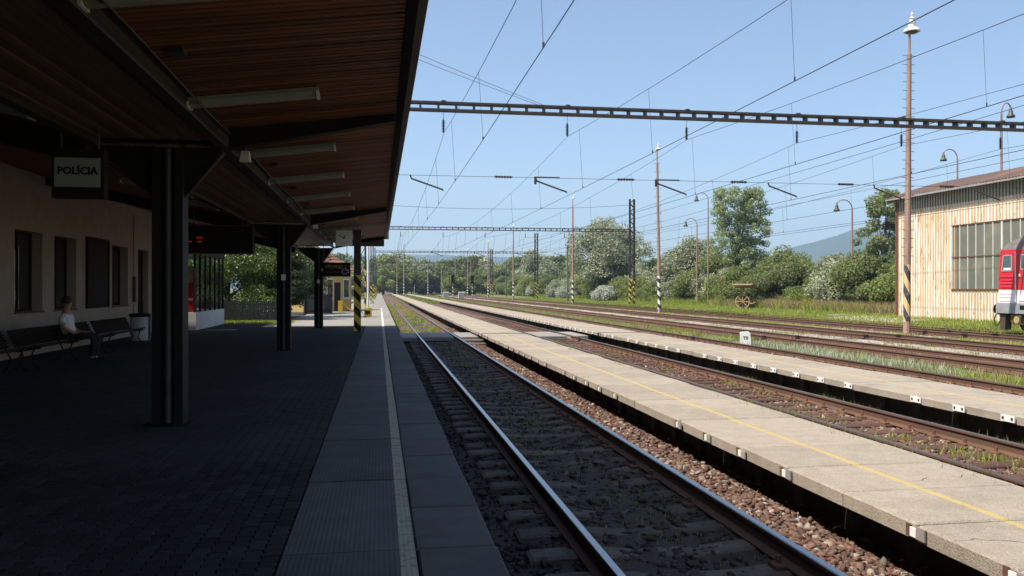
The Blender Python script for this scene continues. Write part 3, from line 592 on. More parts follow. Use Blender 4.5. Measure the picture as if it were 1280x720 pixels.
# kiosk porch
ks = thing('glazed_porch', 'glazed porch with low white base and dark mullions at the station end', 'porch', (-7.35, 35.2, .29))
b = MB(); b.box(-2.6, 0, 0, 6.2, -.05, .72, 'whitewall'); b.obj('base_wall', ks)
b = MB(); b.box(-2.6, .02, -.02, 6.22, 3.1, 3.5, 'darksteel'); b.obj('fascia', ks)
b = MB()
for yy in (0, 1.0, 2.05, 3.1, 4.15, 5.2, 6.1):
    q = MB(); q.box(-.1, -.02, yy + .01, yy + .09, .721, 3.099, 'framedark'); q.obj('mullion', ks)
for xx in (-.9, -1.75, -2.58): q = MB(); q.box(xx, xx + .08, .02, .1, .721, 3.099, 'framedark'); q.obj('mullion', ks)
q = MB(); q.box(-.095, -.025, .1, 6.09, 1.36, 1.42, 'framedark'); q.obj('transom', ks)
for yy in (0, 1.05, 2.1, 3.15, 4.2, 5.25): q = MB(); q.box(-.065, -.055, yy + .1, yy + 1.0, .73, 3.09, 'kioskglass'); q.obj('pane', ks)
vm = thing('vending_machine', 'red and white cabinet seen through the porch glass', 'vending machine', (-7.82, 35.7, .29)); b = MB(); b.bbox(-.33, .33, -.3, .3, 0, 1.95, 'red', .02); b.obj('body', vm); b = MB(); b.box(-.3, .3, -.306, -.3005, 1.2, 1.3, 'white'); b.obj('stripe', vm); b = MB(); b.box(-.33, .33, -.3, .3, 1.951, 2.6, 'straw'); b.obj('header', vm); b = MB(); b.box(-.3, .3, -.307, -.3005, .25, .5, 'white'); b.obj('flap', vm)

# signs under the canopy
def sign_box(name, label, cat, x0, x1, y, z0, z1, d, body): 
    t = thing(name, label, cat, ((x0 + x1) / 2, y, (z0 + z1) / 2)); w, h = (x1 - x0) / 2, (z1 - z0) / 2
    b = MB(); b.box(-w, w, 0, d, -h, h, body); b.obj('body', t); return t, w, h
t, w_, h_ = sign_box('police_sign', 'hanging illuminated box sign reading POLÍCIA by the first column', 'sign', -3.64, -3.09, 10.0, 3.0, 3.56, .16, 'framedark')
b = MB(); b.box(-w_ + .03, w_ - .03, -.004, -.0005, -h_ + .03, h_ - .03, 'black'); b.obj('face', t)
b = MB(); b.box(-w_ + .032, w_ - .032, -.008, -.0045, -h_ + .12, h_ - .11, 'dirtywhite'); b.obj('white_band', t)
text('lettering', 'POLÍCIA', .118, 'black', t, (0, -.009, .02), (R(90), 0, 0), .004, .98)
for x in (-.2, .2): q = MB(); q.tube([(x, .08, h_), (x, .08, h_ + .45)], .012, 'steel', 6); q.obj('hanger', t)
t, w_, h_ = sign_box('departure_board', 'long black departure board with a few red lit rows', 'display board', -4.95, -3.18, 22.0, 2.86, 3.6, .18, 'framedark')
b = MB()
for a0, a1, c0, c1 in ((-w_, w_, h_ - .03, h_), (-w_, w_, -h_, -h_ + .03), (w_ - .03, w_, -h_ + .0301, h_ - .0301), (-w_, -w_ + .03, -h_ + .0301, h_ - .0301)): b.box(a0, a1, -.03, -.0005, c0, c1, 'steel')
b.obj('frame', t)
b = MB(); b.box(-w_ + .032, w_ - .032, -.01, -.0006, -h_ + .032, h_ - .032, 'black'); b.obj('screen', t)
for r in range(6):
    q = MB(); q.box(-w_ + .06, w_ - .06, -.016, -.0102, h_ - .16 - r * .1, h_ - .09 - r * .1, 'framedark'); q.obj('row', t)
for r, x0, x1 in ((2, .27, .46), (3, .05, .15), (3, .3, .42)):
    q = MB(); q.box(-w_ + .12 + x0 * .9, -w_ + .12 + x1 * .9, -.019, -.0165, h_ - .145 - r * .1, h_ - .115 - r * .1, 'led'); q.obj('lit_row', t)
for x in (-.6, .6): q = MB(); q.tube([(x, .09, h_), (x, .09, h_ + .55)], .015, 'steel', 6); q.obj('hanger', t)
t, w_, h_ = sign_box('exit_sign', 'hanging black sign with yellow VÝCHOD and wheelchair symbol', 'sign', -2.28, -1.12, 33.0, 2.45, 3.0, .12, 'black')
text('lettering', 'VÝCHOD', .17, 'yellow', t, (-.05, -.003, .10), (R(90), 0, 0), .002, .95)
b = MB(); b.box(w_ - .36, w_ - .345, -.005, -.0005, -h_ + .03, h_ - .03, 'steel'); b.obj('divider', t)
b = MB(); b.add([(-.55, -.004, -.02), (-.47, -.004, .06), (-.47, -.004, -.1)], [(0, 1, 2)], 'yellow'); b.obj('arrow', t)
b = MB(); b.box(-.38, .2, -.005, -.0005, -.125, -.09, 'steel'); b.obj('second_line', t)
b = MB(); cxx = w_ - .18; b.tube([(cxx, -.004, .16), (cxx, -.006, .15)], .03, 'signwhite', 8)
b.tube([(cxx, -.006, .1), (cxx, -.006, -.02), (cxx + .09, -.006, -.02), (cxx + .12, -.006, -.13)], .016, 'signwhite', 5); b.tube([(cxx + .07 - .1 + .1 * math.cos(a), -.006, -.08 + .1 * math.sin(a)) for a in [R(100 + 22 * i) for i in range(12)]], .012, 'signwhite', 5); b.obj('wheelchair_symbol', t)
for x in (-.45, .45): q = MB(); q.tube([(x, .06, h_), (x, .06, h_ + 1.05)], .012, 'steel', 6); q.obj('hanger', t)
t, w_, h_ = sign_box('station_clock', 'square white platform clock hanging from the canopy', 'clock', -1.42, -.89, 28.0, 3.4, 3.91, .14, 'white')
b = MB(); b.box(-w_ + .01, w_ - .01, -.003, -.0005, -h_ + .01, h_ - .01, 'signwhite'); b.obj('dial', t)
for i in range(12):
    a = R(30 * i); q = MB(); c0, s0 = math.sin(a), math.cos(a); ln = .03; q.tube([(c0 * .2, -.006, s0 * .2), (c0 * (.2 - ln), -.006, s0 * (.2 - ln))], .008, 'black', 4); q.obj('hour_mark', t)
for ang, ln, wd in ((25, .12, .014), (300, .19, .011)): a = R(ang); q = MB(); q.tube([(-math.sin(a) * .03, -.009, -math.cos(a) * .03), (math.sin(a) * ln, -.009, math.cos(a) * ln)], wd, 'black', 5); q.obj('hand', t)
for x in (-.13, .13): q = MB(); q.tube([(x, .07, h_), (x, .07, h_ + .22)], .01, 'steel', 6); q.obj('hanger', t)

# ------------------------------------------------------------------ benches, bin, person
def bench(label, y0, y1):
    t = thing('bench', label, 'bench', (-7.5, y0, .29)); ln = y1 - y0
    q = MB(); q.bbox(-.027, .027, 0, ln, -.018, .018, 'benchwood', .006); sm = q.mesh('slat')
    for k in range(5): link('slat', sm, t, (.12 + .075 * k, 0, .43 + .018 * (k - 1) ** 2 * .3 + (.012 if k == 4 else 0)), (0, R(-4), 0))
    for k in range(6): link('slat', sm, t, (.02 - .028 * k, 0, .49 + .06 * k), (0, R(-70), 0))
    n = max(2, int(ln / 1.6) + 1)
    for i in range(n):
        yy = .15 + (ln - .3) * i / (n - 1); q = MB()
        q.tube([(-.14, yy, .82), (.02, yy, .47), (.06, yy, .405), (.3, yy, .405), (.47, yy, .44)], .017, 'black', 6)
        q.tube([(.06, yy, .405), (.13, yy, .25), (.02, yy, .02), (-.04, yy, .012)], .017, 'black', 6); q.tube([(.34, yy, .41), (.27, yy, .22), (.4, yy, .02), (.46, yy, .012)], .017, 'black', 6); q.obj('iron_frame', t)
bench('long dark slatted bench at the left edge, empty stretch nearest the camera', 12.0, 18.3)
bench('long dark slatted bench with the seated person', 18.6, 23.3)
bench('dark slatted bench beyond the person, next to the white bin', 23.6, 26.7)
t = thing('litter_bin', 'white round litter bin with dark rim and blue side panel', 'bin', (-7.72, 28.6, .29))
b = MB(); b.lathe([(0, 0), (.29, 0), (.3, .02), (.31, .78), (.29, .78), (.28, .3), (0, .3)], 'bin', n=24); b.obj('body', t, True)
b = MB(); b.lathe([(.315, .77), (.33, .77), (.33, .86), (.25, .88), (.25, .77)], 'black', n=24); b.obj('rim', t, True)
b = MB(); b.ext([(.312 * math.cos(a), .312 * math.sin(a)) for a in [R(-20 + 6 * i) for i in range(9)]] + [(.335 * math.cos(a), .335 * math.sin(a)) for a in [R(28 - 6 * i) for i in range(9)]], .03, .77, 'blue', 'z'); b.obj('side_panel', t)

def skin_obj(name, chains, m, parent, sub=2, root=0):
    vs = []; es = []; rs = []; idx = {}
    for ch in chains:
        prev = None
        for p, r in ch:
            key = tuple(round(a, 4) for a in p)
            if key not in idx: idx[key] = len(vs); vs.append(p); rs.append(r)
            k = idx[key]
            if prev is not None and prev != k: es.append((prev, k))
            prev = k
    me = bpy.data.meshes.new(name); me.from_pydata(vs, es, []); o = bpy.data.objects.new(name, me); C.objects.link(o)
    md = o.modifiers.new('skin', 'SKIN'); sv = me.skin_vertices[0].data
    for i, r in enumerate(rs): sv[i].radius = (r, r) if not isinstance(r, tuple) else r; sv[i].use_root = (i == root)
    sm = o.modifiers.new('sub', 'SUBSURF'); sm.levels = sub; sm.render_levels = sub
    dg = bpy.context.evaluated_depsgraph_get(); dg.update(); m2 = bpy.data.meshes.new_from_object(o.evaluated_get(dg)); bpy.data.objects.remove(o)
    m2.materials.clear(); m2.materials.append(M[m]); m2.polygons.foreach_set('use_smooth', [True] * len(m2.polygons)); return link(name, m2, parent)
pr = thing('person', 'person in white shirt and dark trousers sitting on the bench, looking along the platform', 'person', (-7.26, 21.1, .235)); pr.scale = (1.13, 1.13, 1.13)
# local: +x away from the wall; the person faces +x with the head turned towards +y
pel = ((0, 0, .55), (.15, .12)); chest = ((-.08, 0, .82), (.17, .12)); neckb = ((-.1, .0, 1.03), .07)
body = [[pel, ((-.04, 0, .68), (.15, .11)), chest, ((-.09, 0, .96), (.15, .09)), neckb, ((-.075, .01, 1.1), .055), ((-.06, .02, 1.16), .075), ((-.06, .02, 1.24), .1), ((-.065, .02, 1.31), .07)]]
for s in (-1, 1):
    body.append([pel, ((.02, s * .09, .54), .085), ((.42, s * .12, .55), .06), ((.5, s * .12, .5), .055), ((.48, s * .12, .28), .05), ((.46, s * .12, .09), .036), ((.5, s * .13, .045), .036), ((.62, s * .14, .03), .03)])
    body.append([((-.09, 0, .96), (.15, .09)), ((-.09, s * .19, .96), .052), ((-.05, s * .24, .72), .042), ((.12, s * .17, .62), .036), ((.22, s * .1, .62), .026), ((.29, s * .08, .625), .032)])
skin_obj('body', body, 'skin', pr)
for s in (-1, 1):
    for k in range(4):
        yy = s * .08 + (k - 1.5) * .019; l = (.07, .085, .08, .062)[k]
        skin_obj('finger', [[((.29, yy, .628), .0095), ((.29 + l * .6, yy, .63), .0085), ((.29 + l, yy * 1.02, .612), .0075)]], 'skin', pr, 1)
    skin_obj('thumb', [[((.25, s * .08 - s * .03, .635), .011), ((.29, s * .08 - s * .055, .64), .009), ((.32, s * .08 - s * .06, .632), .008)]], 'skin', pr, 1)
sh = [[((.0, 0, .58), (.185, .15)), ((-.04, 0, .68), (.175, .135)), ((-.07, 0, .82), (.19, .14)), ((-.09, 0, .96), (.165, .105)), ((-.09, 0, 1.04), .075)]]
for s in (-1, 1): sh.append([((-.09, 0, .96), (.165, .105)), ((-.09, s * .19, .965), .066), ((-.065, s * .23, .8), .062)])
skin_obj('shirt', sh, 'shirt', pr)
tr = [[((0, 0, .56), (.17, .13)), ((-.01, 0, .61), (.165, .13))]]
for s in (-1, 1): tr.append([((0, 0, .56), (.17, .13)), ((.03, s * .09, .545), .1), ((.42, s * .12, .55), .075), ((.505, s * .12, .5), .07), ((.485, s * .12, .28), .065), ((.465, s * .12, .1), .055)])
skin_obj('trousers', tr, 'trousers', pr)
for s in (-1, 1): skin_obj('shoe', [[((.44, s * .125, .05), .045), ((.54, s * .132, .045), .042), ((.65, s * .14, .032), .032)]], 'black', pr, 1)
q = MB(); q.lathe([(.0, .135), (.055, .125), (.095, .085), (.106, .03), (.1, .0), (.085, -.02), (.07, -.02), (.0, .0)], 'hair', (-.078, .005, 1.25), 14); q.obj('hair', pr, True)
skin_obj('nose', [[((.0, .1, 1.235), .012), ((.015, .115, 1.215), .014), ((.008, .108, 1.205), .008)]], 'skin', pr, 1)
for dx, dy in ((.035, .055), (-.02, .115)): q = MB(); q.lathe([(0, -.012), (.012, -.006), (.014, 0), (.012, .006), (0, .012)], 'black', (-.02 + dx, .055 + dy - .02, 1.25), 8); q.obj('eye', pr, True)
for s, px, py in ((1, -.13, .09), (-1, .02, -.06)): skin_obj('ear', [[((px, py, 1.21), .016), ((px - .01, py, 1.235), .02), ((px - .01, py, 1.255), .014)]], 'skin', pr, 1)
q = MB(); q.tube([(-.005, .118, 1.178), (.03, .088, 1.178)], .007, 'sill', 5); q.obj('mouth', pr)

# ------------------------------------------------------------------ catenary gantries
def lattice_mast(name, parent, x, y, z0, z1, m, w=.26):
    q = MB(); hw = w / 2
    for sx in (-1, 1):
        lw = .11 if w > .5 else .05
        q.box(x + sx * hw - lw, x + sx * hw + lw, y - .09, y + .09, z0, z1, m)
    n = int((z1 - z0) / .5)
    for i in range(n):
        za = z0 + (z1 - z0) * i / n; zb = z0 + (z1 - z0) * (i + 1) / n; s = 1 if i % 2 else -1
        for yy in (-.085, .085): q.tube([(x - s * hw * .85, y + yy, za), (x + s * hw * .85, y + yy, zb)], .014 + .03 * (w > .5), m, 4)
    o = q.obj(name, parent); 
    for v in o.data.vertices: v.co = (v.co.x - x, v.co.y - y, v.co.z - z0)
    o.location = (x, y, z0); return o
TW = [2.4, 7.2, 12.05, 16.75, 21.4, 26.0]
gl = ['nearest catenary gantry spanning all tracks, left mast through the canopy', 'second catenary gantry spanning the tracks', 'third catenary gantry spanning the tracks', 'fourth, distant catenary gantry', 'fifth and farthest catenary gantry']
insm = MB()
insm.tube([(0, 0, 0), (0, 0, -.3)], .009, 'wire', 5); insm.tube([(0, 0, -.3), (0, 0, -.8)], .03, 'insulator', 6)
for k in range(8): insm.lathe([(.03, -.34 - k * .055), (.075, -.355 - k * .055), (.03, -.37 - k * .055)], 'insulator', n=8)
INS = insm.mesh('insulator')
def gantry(label, Y, detail):
    t = thing('catenary_gantry', label, 'catenary gantry', (0, Y, 0), 'catenary gantries over the tracks'); zb = 8.68; zt = 9.02; xl, xr = -.8, 29.6
    if Y < 40:
        q = MB(); q.box(-.13, .13, -.12, .12, 0, 9.3, 'mast_dy'); o = q.obj('mast', t); o.location = (xl, 0, .28); q = MB(); q.bbox(-.2, .2, -.2, .2, 0, .05, 'oldconcrete', .02); q.obj('foot_plate', o)
    else: lattice_mast('mast', t, xl, 0, .28, 9.6, 'mast_dy', .24)
    lattice_mast('mast', t, xr, 0, .2, 12.6, 'mast_ly', .52)
    top = [zb + .6 * 0, 0]
    for z in (zb, zt - .07):
        q = MB(); q.box(xl + .2, xr - .25, -.16, .16, z, z + .085, 'lattice'); q.obj('beam_chord', t)
    n = 44; dx = (xr - xl - .6) / n
    q = MB(); q.box(-.035, .035, -.15, .15, zb + .0855, zt - .0705, 'lattice'); me = q.mesh('beam_batten')
    for i in range(n + 1): link('beam_batten', me, t, (xl + .3 + i * dx, 0, 0))
    for x in TW:
        if detail: link('insulator', INS, t, (x, 0, zb)); q = MB(); q.box(x - .08, x + .08, -.17, .17, zt + .016, zt + .06, 'steel'); q.obj('clamp', t)
    # cross-span wire and registration arms
    q = MB(); q.tube([(xl + .1, 0, 6.25), (xr - .15, 0, 6.25)], .008 if detail else .012, 'wire', 4); q.obj('cross_span_wire', t)
    for i, x in enumerate(TW):
        if Y > 160 and i > 3: continue
        q = MB(); q.tube([(x - 1.25, .0, 6.26), (x - 1.2, 0, 6.12), (x - .02, 0, 5.72)], .034, 'lattice', 5); q.tube([(x - .03, 0, 5.73), (x, 0, 5.67)], .018, 'lattice', 5)
        if i in (1, 2): q.tube([(x - 1.27, 0, 6.27), (x - .3, 0, 6.27)], .03, 'lattice', 5); q.box(x - 1.3, x - 1.22, -.04, .04, 6.0, 6.29, 'lattice')
        q.obj('registration_arm', t)
        if detail:
            q = MB(); xm = x - 2.5
            if i: 
                q.tube([(xm - .35, 0, 6.255), (xm + .35, 0, 6.255)], .03, 'insulator', 6)
                for k in range(6): q.tube([(xm - .3 + k * .11, 0, 6.255), (xm - .26 + k * .11, 0, 6.255)], .055, 'insulator', 7)
                q.obj('strain_insulator', t)
    return t
GY = [31.3, 94.5, 155, 219, 285]
for k, Y in enumerate(GY): gantry(gl[k], Y, k < 2)
# overhead lines
wl_ = ['overhead line above the platform track', 'overhead line above the track between the narrow platforms', 'overhead line above the third track', 'overhead line above the fourth track', 'overhead line above the fifth track', 'overhead line above the sixth track']
SUP = [-28, 31.3, 94.5, 155, 219, 285, 350]
for k, x in enumerate(TW):
    t = thing('overhead_line', wl_[k], 'overhead wire', (x, 0, 0), 'overhead contact lines')
    def zm(y):
        for a, b2 in zip(SUP, SUP[1:]):
            if a <= y <= b2: u = (y - a) / (b2 - a); return 7.9 - 4 * u * (1 - u) * (.95 - .04 * k)
        return 7.9
    def xs_(y): return .22 * math.cos((y - 31.3) / 63 * math.pi) - .05
    ysw = [-20 + i * 3.95 for i in range(80)]
    q = MB(); q.tube([(xs_(y) * .2, y, zm(y)) for y in ysw], [.008 + max(0, y - 30) * .00006 for y in ysw], 'wire', 4); q.obj('messenger_wire', t)
    q = MB(); q.tube([(xs_(y), y, 5.66) for y in ysw], [.009 + max(0, y - 30) * .00006 for y in ysw], 'wire', 4); q.obj('contact_wire', t)
    for i in range(-1, 22):
        y = 4.5 + i * 7.9 + k * 1.3
        q = MB(); q.tube([(xs_(y) * .2, y, zm(y)), (xs_(y), y, 5.66)], .0045 + max(0, y - 20) * .00006, 'wire', 4); q.tube([(xs_(y), y, 5.66), (xs_(y), y, 5.74)], .018, 'wire', 4); q.obj('dropper', t)
def wire_thing(label, pts, r=.008):
    t = thing('feeder_wire', label, 'wire', pts[0]); q = MB(); a = Vector(pts[0])
    P = []
    for u in [i / 12 for i in range(13)]: p = Vector(pts[0]).lerp(Vector(pts[1]), u) - a; p.z -= pts[2] * 4 * u * (1 - u); P.append(p)
    q.tube(P, r, 'wire', 4); q.obj('strand', t); return t
wire_thing('upper of two guy wires from the gantry beam to the canopy side', [(6.3, 31.3, 9.05), (-5, 22, 10.6), .1]); wire_thing('lower of two guy wires from the gantry beam to the canopy side', [(6.3, 31.3, 8.98), (-5, 22.2, 10.35), .1])
wire_thing('slack wire crossing towards the second gantry', [(-.8, 94.5, 11.5), (29.6, 94.5, 11.9), .5], .02)
wire_thing('upper feeder wire over the right hand sidings', [(31, -20, 8.6), (28.5, 200, 10), 1.0], .012); wire_thing('middle feeder wire over the right hand sidings', [(23.6, -20, 9.4), (23.6, 200, 9.6), 1.0], .012); wire_thing('lower feeder wire over the right hand sidings', [(30.2, -20, 6.4), (30.2, 200, 6.8), .5], .012)

# ------------------------------------------------------------------ lamp masts
def lamp_mast(label, x, y, h, z0, m, rungs, group='tall tapered lamp masts beside the sidings', r0=.16, lean=(0, 0)):
    t = thing('lamp_mast', label, 'lamp mast', (x, y, z0), group); t.rotation_euler = (lean[0], lean[1], 0)
    q = MB(); q.tube([(0, 0, 0), (0, 0, h * .45), (0, 0, h - 1.6), (0, 0, h - 1.55), (0, 0, h - .35)], [r0, r0 * .82, r0 * .6, r0 * .36, r0 * .34], m, 12); q.obj('pole', t)
    q = MB(); q.lathe([(0, -.02), (.36, -.03), (.37, .0), (.30, .13), (.155, .19), (.15, .36), (.19, .37), (.19, .41), (.11, .43), (.10, .58), (.14, .6), (.05, .66), (.045, .74), (.08, .78), (.02, .86), (.0, .95)], 'white', (.12, 0, h - .55), 16); lh = q.obj('lamp_head', t)
    q = MB(); q.lathe([(.0, -.10), (.24, -.08), (.29, -.021), (0, -.021)], 'steel', (.12, 0, h - .55), 14); q.obj('reflector', t, True)
    if group and y > 40:
        for o_ in (lh, t.children[-1]): o_.scale = (.68, .68, .68); o_.location = (.04, 0, .32 * (h - .55) + .12)
    for i in range(rungs):
        z = 3.6 + i * (h - 5.3) / max(1, rungs - 1); q = MB(); q.tube([(-.3, 0, z), (.3, 0, z)], .014, 'steel', 4); q.obj('rung', t)
    return t
lamp_mast('tallest lamp mast, rusty with black and yellow stripes, before the corrugated shed', 24.2, 35.0, 14.6, -.1, 'mast_yb', 24, lean=(0, R(.6)))
lamp_mast('slender lamp mast with white and black base, left of the tall poplar', 24.2, 69.3, 14.7, -.1, 'mast_wb', 14, lean=(0, R(-.9)))
lamp_mast('slender lamp mast before the big silvery willow', 25.6, 108, 14.6, -.1, 'mast_wb', 0)
lamp_mast('slim lamp mast left of the dark gantry mast with yellow bands', 25.0, 154, 14.4, -.1, 'mast_wb', 0)
for k, (x, y) in enumerate(((25.2, 192), (24.6, 232), (24.8, 272), (6, 205), (5.5, 260), (-.4, 300))):
    lamp_mast(['distant lamp mast right of the lattice gantry mast', 'distant lamp mast in front of the far wood', 'farthest lamp mast among the far wires', 'thin far mast beyond the end of the first narrow platform', 'second thin far mast beyond the first narrow platform', 'far lamp mast at the end of the station platform'][k], x, y, 13.5, -.1, 'mast_wb', 0)
# station-side masts behind the canopy
t = thing('lattice_mast', 'dark lattice mast with yellow stripes just beyond the canopy end', 'mast', (-.95, 49, .29)); lattice_mast('mast_body', t, 0, 0, 0, 9.2, 'mast_ly', .3)
t = thing('white_post', 'thin white post with yellow box at its foot beyond the canopy', 'post', (-.66, 50.6, .29)); q = MB(); q.tube([(0, 0, .3), (0, 0, 4.6)], .07, 'white', 10); q.obj('pipe', t); q = MB(); q.bbox(-.22, .22, -.2, .2, 0, .55, 'yellow', .03); q.obj('foot_box', t); q = MB(); q.box(-.12, .12, -.206, -.2005, .15, .38, 'black'); q.obj('plate', t)
# goose-neck lamps
def goose(label, x, y, h, z0, bend):
    t = thing('street_lamp', label, 'lamp post', (x, y, z0), 'goose-neck yard lamps'); s = bend
    arc = [(s * (.75 - .75 * math.cos(a)), 0, h - .75 + .75 * math.sin(a)) for a in [R(18 * i) for i in range(9)]]
    q = MB(); q.tube([(0, 0, 0), (0, 0, h * .5), (0, 0, h - .75)] + arc[1:], [.11, .09, .06] + [.04] * (len(arc) - 1), 'mastpaint', 8); q.obj('pole', t)
    ex, _, ez = arc[-1]; q = MB(); q.lathe([(.0, .12), (.06, .1), (.07, -.06), (.13, -.16), (.14, -.34), (.24, -.46), (.26, -.58), (.23, -.58), (0, -.4)], 'steel', (ex, 0, ez - .05), 14); q.obj('lamp_head', t, True); return t
goose('goose-neck lamp left of the tall poplar', 36, 87, 12.4, .2, -1.0); goose('shorter goose-neck lamp left of the poplar lamp', 36.3, 91, 9.9, .2, -1.0)
goose('goose-neck lamp between the hill and the corrugated shed', 38, 62, 9.0, .2, -1.0); goose('goose-neck lamp rising behind the shed roof, farther one', 45.2, 59, 12.8, .2, -.9); goose('tall goose-neck lamp rising behind the shed roof at the right edge', 39.7, 47.7, 13.8, .2, .5)
for k, (x, y, h_) in enumerate(((29.5, 128, 9), (27.5, 250, 10), (19.5, 262, 10), (14.2, 245, 9.5), (10.2, 288, 10), (31.5, 205, 9))):
    t = thing('concrete_pole', ['plain concrete pole left of the big willow', 'far dark pole between the distant gantries', 'far dark pole right of the signals', 'far pole among the signals', 'farthest pole before the far wood', 'plain pole behind the pale far willow'][k], 'pole', (x, y, -.1), 'plain poles among the far tracks')
    q = MB(); q.tube([(0, 0, 0), (0, 0, h_)], [.16, .11], 'oldconcrete' if k in (0, 5) else 'mast_wb', 8); q.obj('pole', t); q = MB(); q.box(-.3, .3, -.05, .05, h_ - .5, h_ - .38, 'steel'); q.obj('bracket', t)
# distant signals, hut
t = thing('relay_hut', 'small white hut far down the line', 'hut', (3.5, 300, -.3)); q = MB(); q.box(-1.6, 1.6, 0, 3, 0, 2.4, 'whitewall'); q.obj('wall', t); q = MB(); q.ext([(-1.8, 2.401), (1.8, 2.401), (1.8, 2.55), (0, 2.9), (-1.8, 2.55)], -.2, 3.2, 'roofsheet'); q.obj('roof', t)
for k, (x, y) in enumerate(((14, 176), (17.5, 178))):
    t = thing('relay_cabinet', ['white relay cabinet among the distant masts', 'grey white relay cabinet right of the first cabinet'][k], 'cabinet', (x, y, -.2)); q = MB(); q.bbox(-.6, .6, -.3, .3, 0, 1.5, 'white', .03); q.obj('body', t); q = MB(); q.box(-.55, .55, -.31, -.3005, .1, 1.35, 'lampbody'); q.obj('door', t)
for k, (x, y) in enumerate(((14.8, 168), (19.0, 170), (9.6, 230))):
    t = thing('railway_signal', ['black railway signal beside the white relay cabinet', 'black railway signal right of the relay cabinets', 'farthest small railway signal'][k], 'signal', (x, y, -.2)); q = MB(); q.tube([(0, 0, 0), (0, 0, 4)], .08, 'mast_wb', 8); q.obj('post', t); q = MB(); q.bbox(-.35, .35, -.1, .1, 3.2, 5, 'black', .05); q.obj('head', t)
# white marker stone
t = thing('marker_stone', 'small white numbered marker stone beside the dark rail', 'marker stone', (13.62, 29.3, -.2)); q = MB(); q.ext([(-.18, 0), (.18, 0), (.18, .5), (.13, .55), (-.13, .55), (-.18, .5)], -.16, .16, 'concrete'); o = q.obj('stone', t); o.data.materials.clear(); o.data.materials.append(M['signwhite']); text('lettering', 'TII', .17, 'black', t, (0, -.162, .32), (R(90), 0, 0), .004); t.rotation_euler = (0, R(-4), R(-20))

# ------------------------------------------------------------------ corrugated shed
sx = 33.5; SY0, SY1 = 22.0, 49.5
sh = thing('corrugated_shed', 'rusty cream corrugated iron shed with long steel window', 'shed', (sx, 0, 0))
def corr(y0, y1, z0, z1, m, x=0, pitch=.24, amp=.032):
    n = int(round((y1 - y0) / pitch * 6)); V = []
    for i in range(n + 1):
        y = y0 + (y1 - y0) * i / n; dx = -amp * math.sin(2 * math.pi * y / pitch)
        V += [(x + dx, y, z0), (x + dx, y, z1)]
    q = MB(); q.add(V, [(2 * i, 2 * i + 1, 2 * i + 3, 2 * i + 2) for i in range(n)], m); return q
def wsheet(y0, y1, z0, z1, m='corrugated', dx=0):
    o = corr(y0, y1, z0, z1, m, dx).obj('wall_sheet', sh, True)
WY0, WY1, WZ0, WZ1 = 31.5, 44.13, 1.97, 5.66
y = SY1; k = 0
while y > SY0:
    y2 = y - .96; ov = .004 * (k % 2)
    inwin = y2 > WY0 - .1 and y < WY1 + .5
    if inwin:
        wsheet(y2, y, .02, WZ0 - .02, dx=ov); wsheet(y2, y, WZ1 + .02, 7.0, dx=ov)
    else:
        wsheet(y2, y, .02, 3.6, dx=ov); wsheet(y2, y, 3.58, 7.0, dx=ov + .006)
    wsheet(y2, y, 7.0, 7.82, 'fibreglass', ov - .008)
    y = y2; k += 1
b = MB(); b.box(.1, 12, SY0, SY1 - .05, -.1, .02, 'oldconcrete'); b.obj('plinth', sh)
b = MB(); b.box(.12, .2, SY0, SY1 - .02, .02, 1.9, 'rust'); b.box(.12, .2, SY0, SY1 - .02, 5.75, 7.8, 'rust'); b.box(.12, .2, 44.4, SY1 - .02, 1.901, 5.749, 'rust'); b.obj('inner_frame', sh)
b = MB(); b.box(.1, 12, SY1 - .06, SY1 - .01, .0, 7.8, 'corrugated'); b.obj('gable_wall', sh)
b = MB(); b.tube([(-.12, SY1 - .15, .0), (-.12, SY1 - .15, 7.6)], .06, 'rust', 8); b.obj('drainpipe', sh)
b = MB(); b.ext([(-.62, 7.72), (-.5, 7.72), (-.5, 7.82), (-.52, 7.82), (-.52, 7.74), (-.6, 7.74), (-.6, 7.82), (-.62, 7.82)], SY0, SY1 + .3, 'concrete'); b.obj('gutter', sh)
wf = MB(); wf.box(-.06, .06, WY0 - .1, WY1 + .06, WZ0 - .08, WZ0, 'rust'); wf.box(-.06, .06, WY0 - .1, WY1 + .06, WZ1, WZ1 + .06, 'rust'); wf.box(-.05, .05, WY0 - .1, WY1 + .06, 3.79, 3.85, 'rust'); wfo = wf.obj('window', sh)
pw = .66; n = int((WY1 - WY0) / pw)
for i in range(n + 1):
    y = WY1 - i * pw; q = MB(); t_ = .045 if i not in (6, 12) else .11
    q.box(-.055, .05, y - t_ / 2, y + t_ / 2, WZ0 + .0005, 3.7895, 'whitewall'); q.box(-.055, .05, y - t_ / 2, y + t_ / 2, 3.8505, WZ1 - .0005, 'whitewall'); q.obj('mullion', wfo)
    if i < n:
        for c0, c1 in ((WZ0, 3.79), (3.85, WZ1)):
            q = MB(); q.box(-.004, .004, y - pw + t_ / 2, y - t_ / 2, c0, c1, 'shedpane'); o = q.obj('pane', wfo); o.location = (rnd.uniform(-.006, .006), 0, 0); o.rotation_euler = (0, 0, 0)
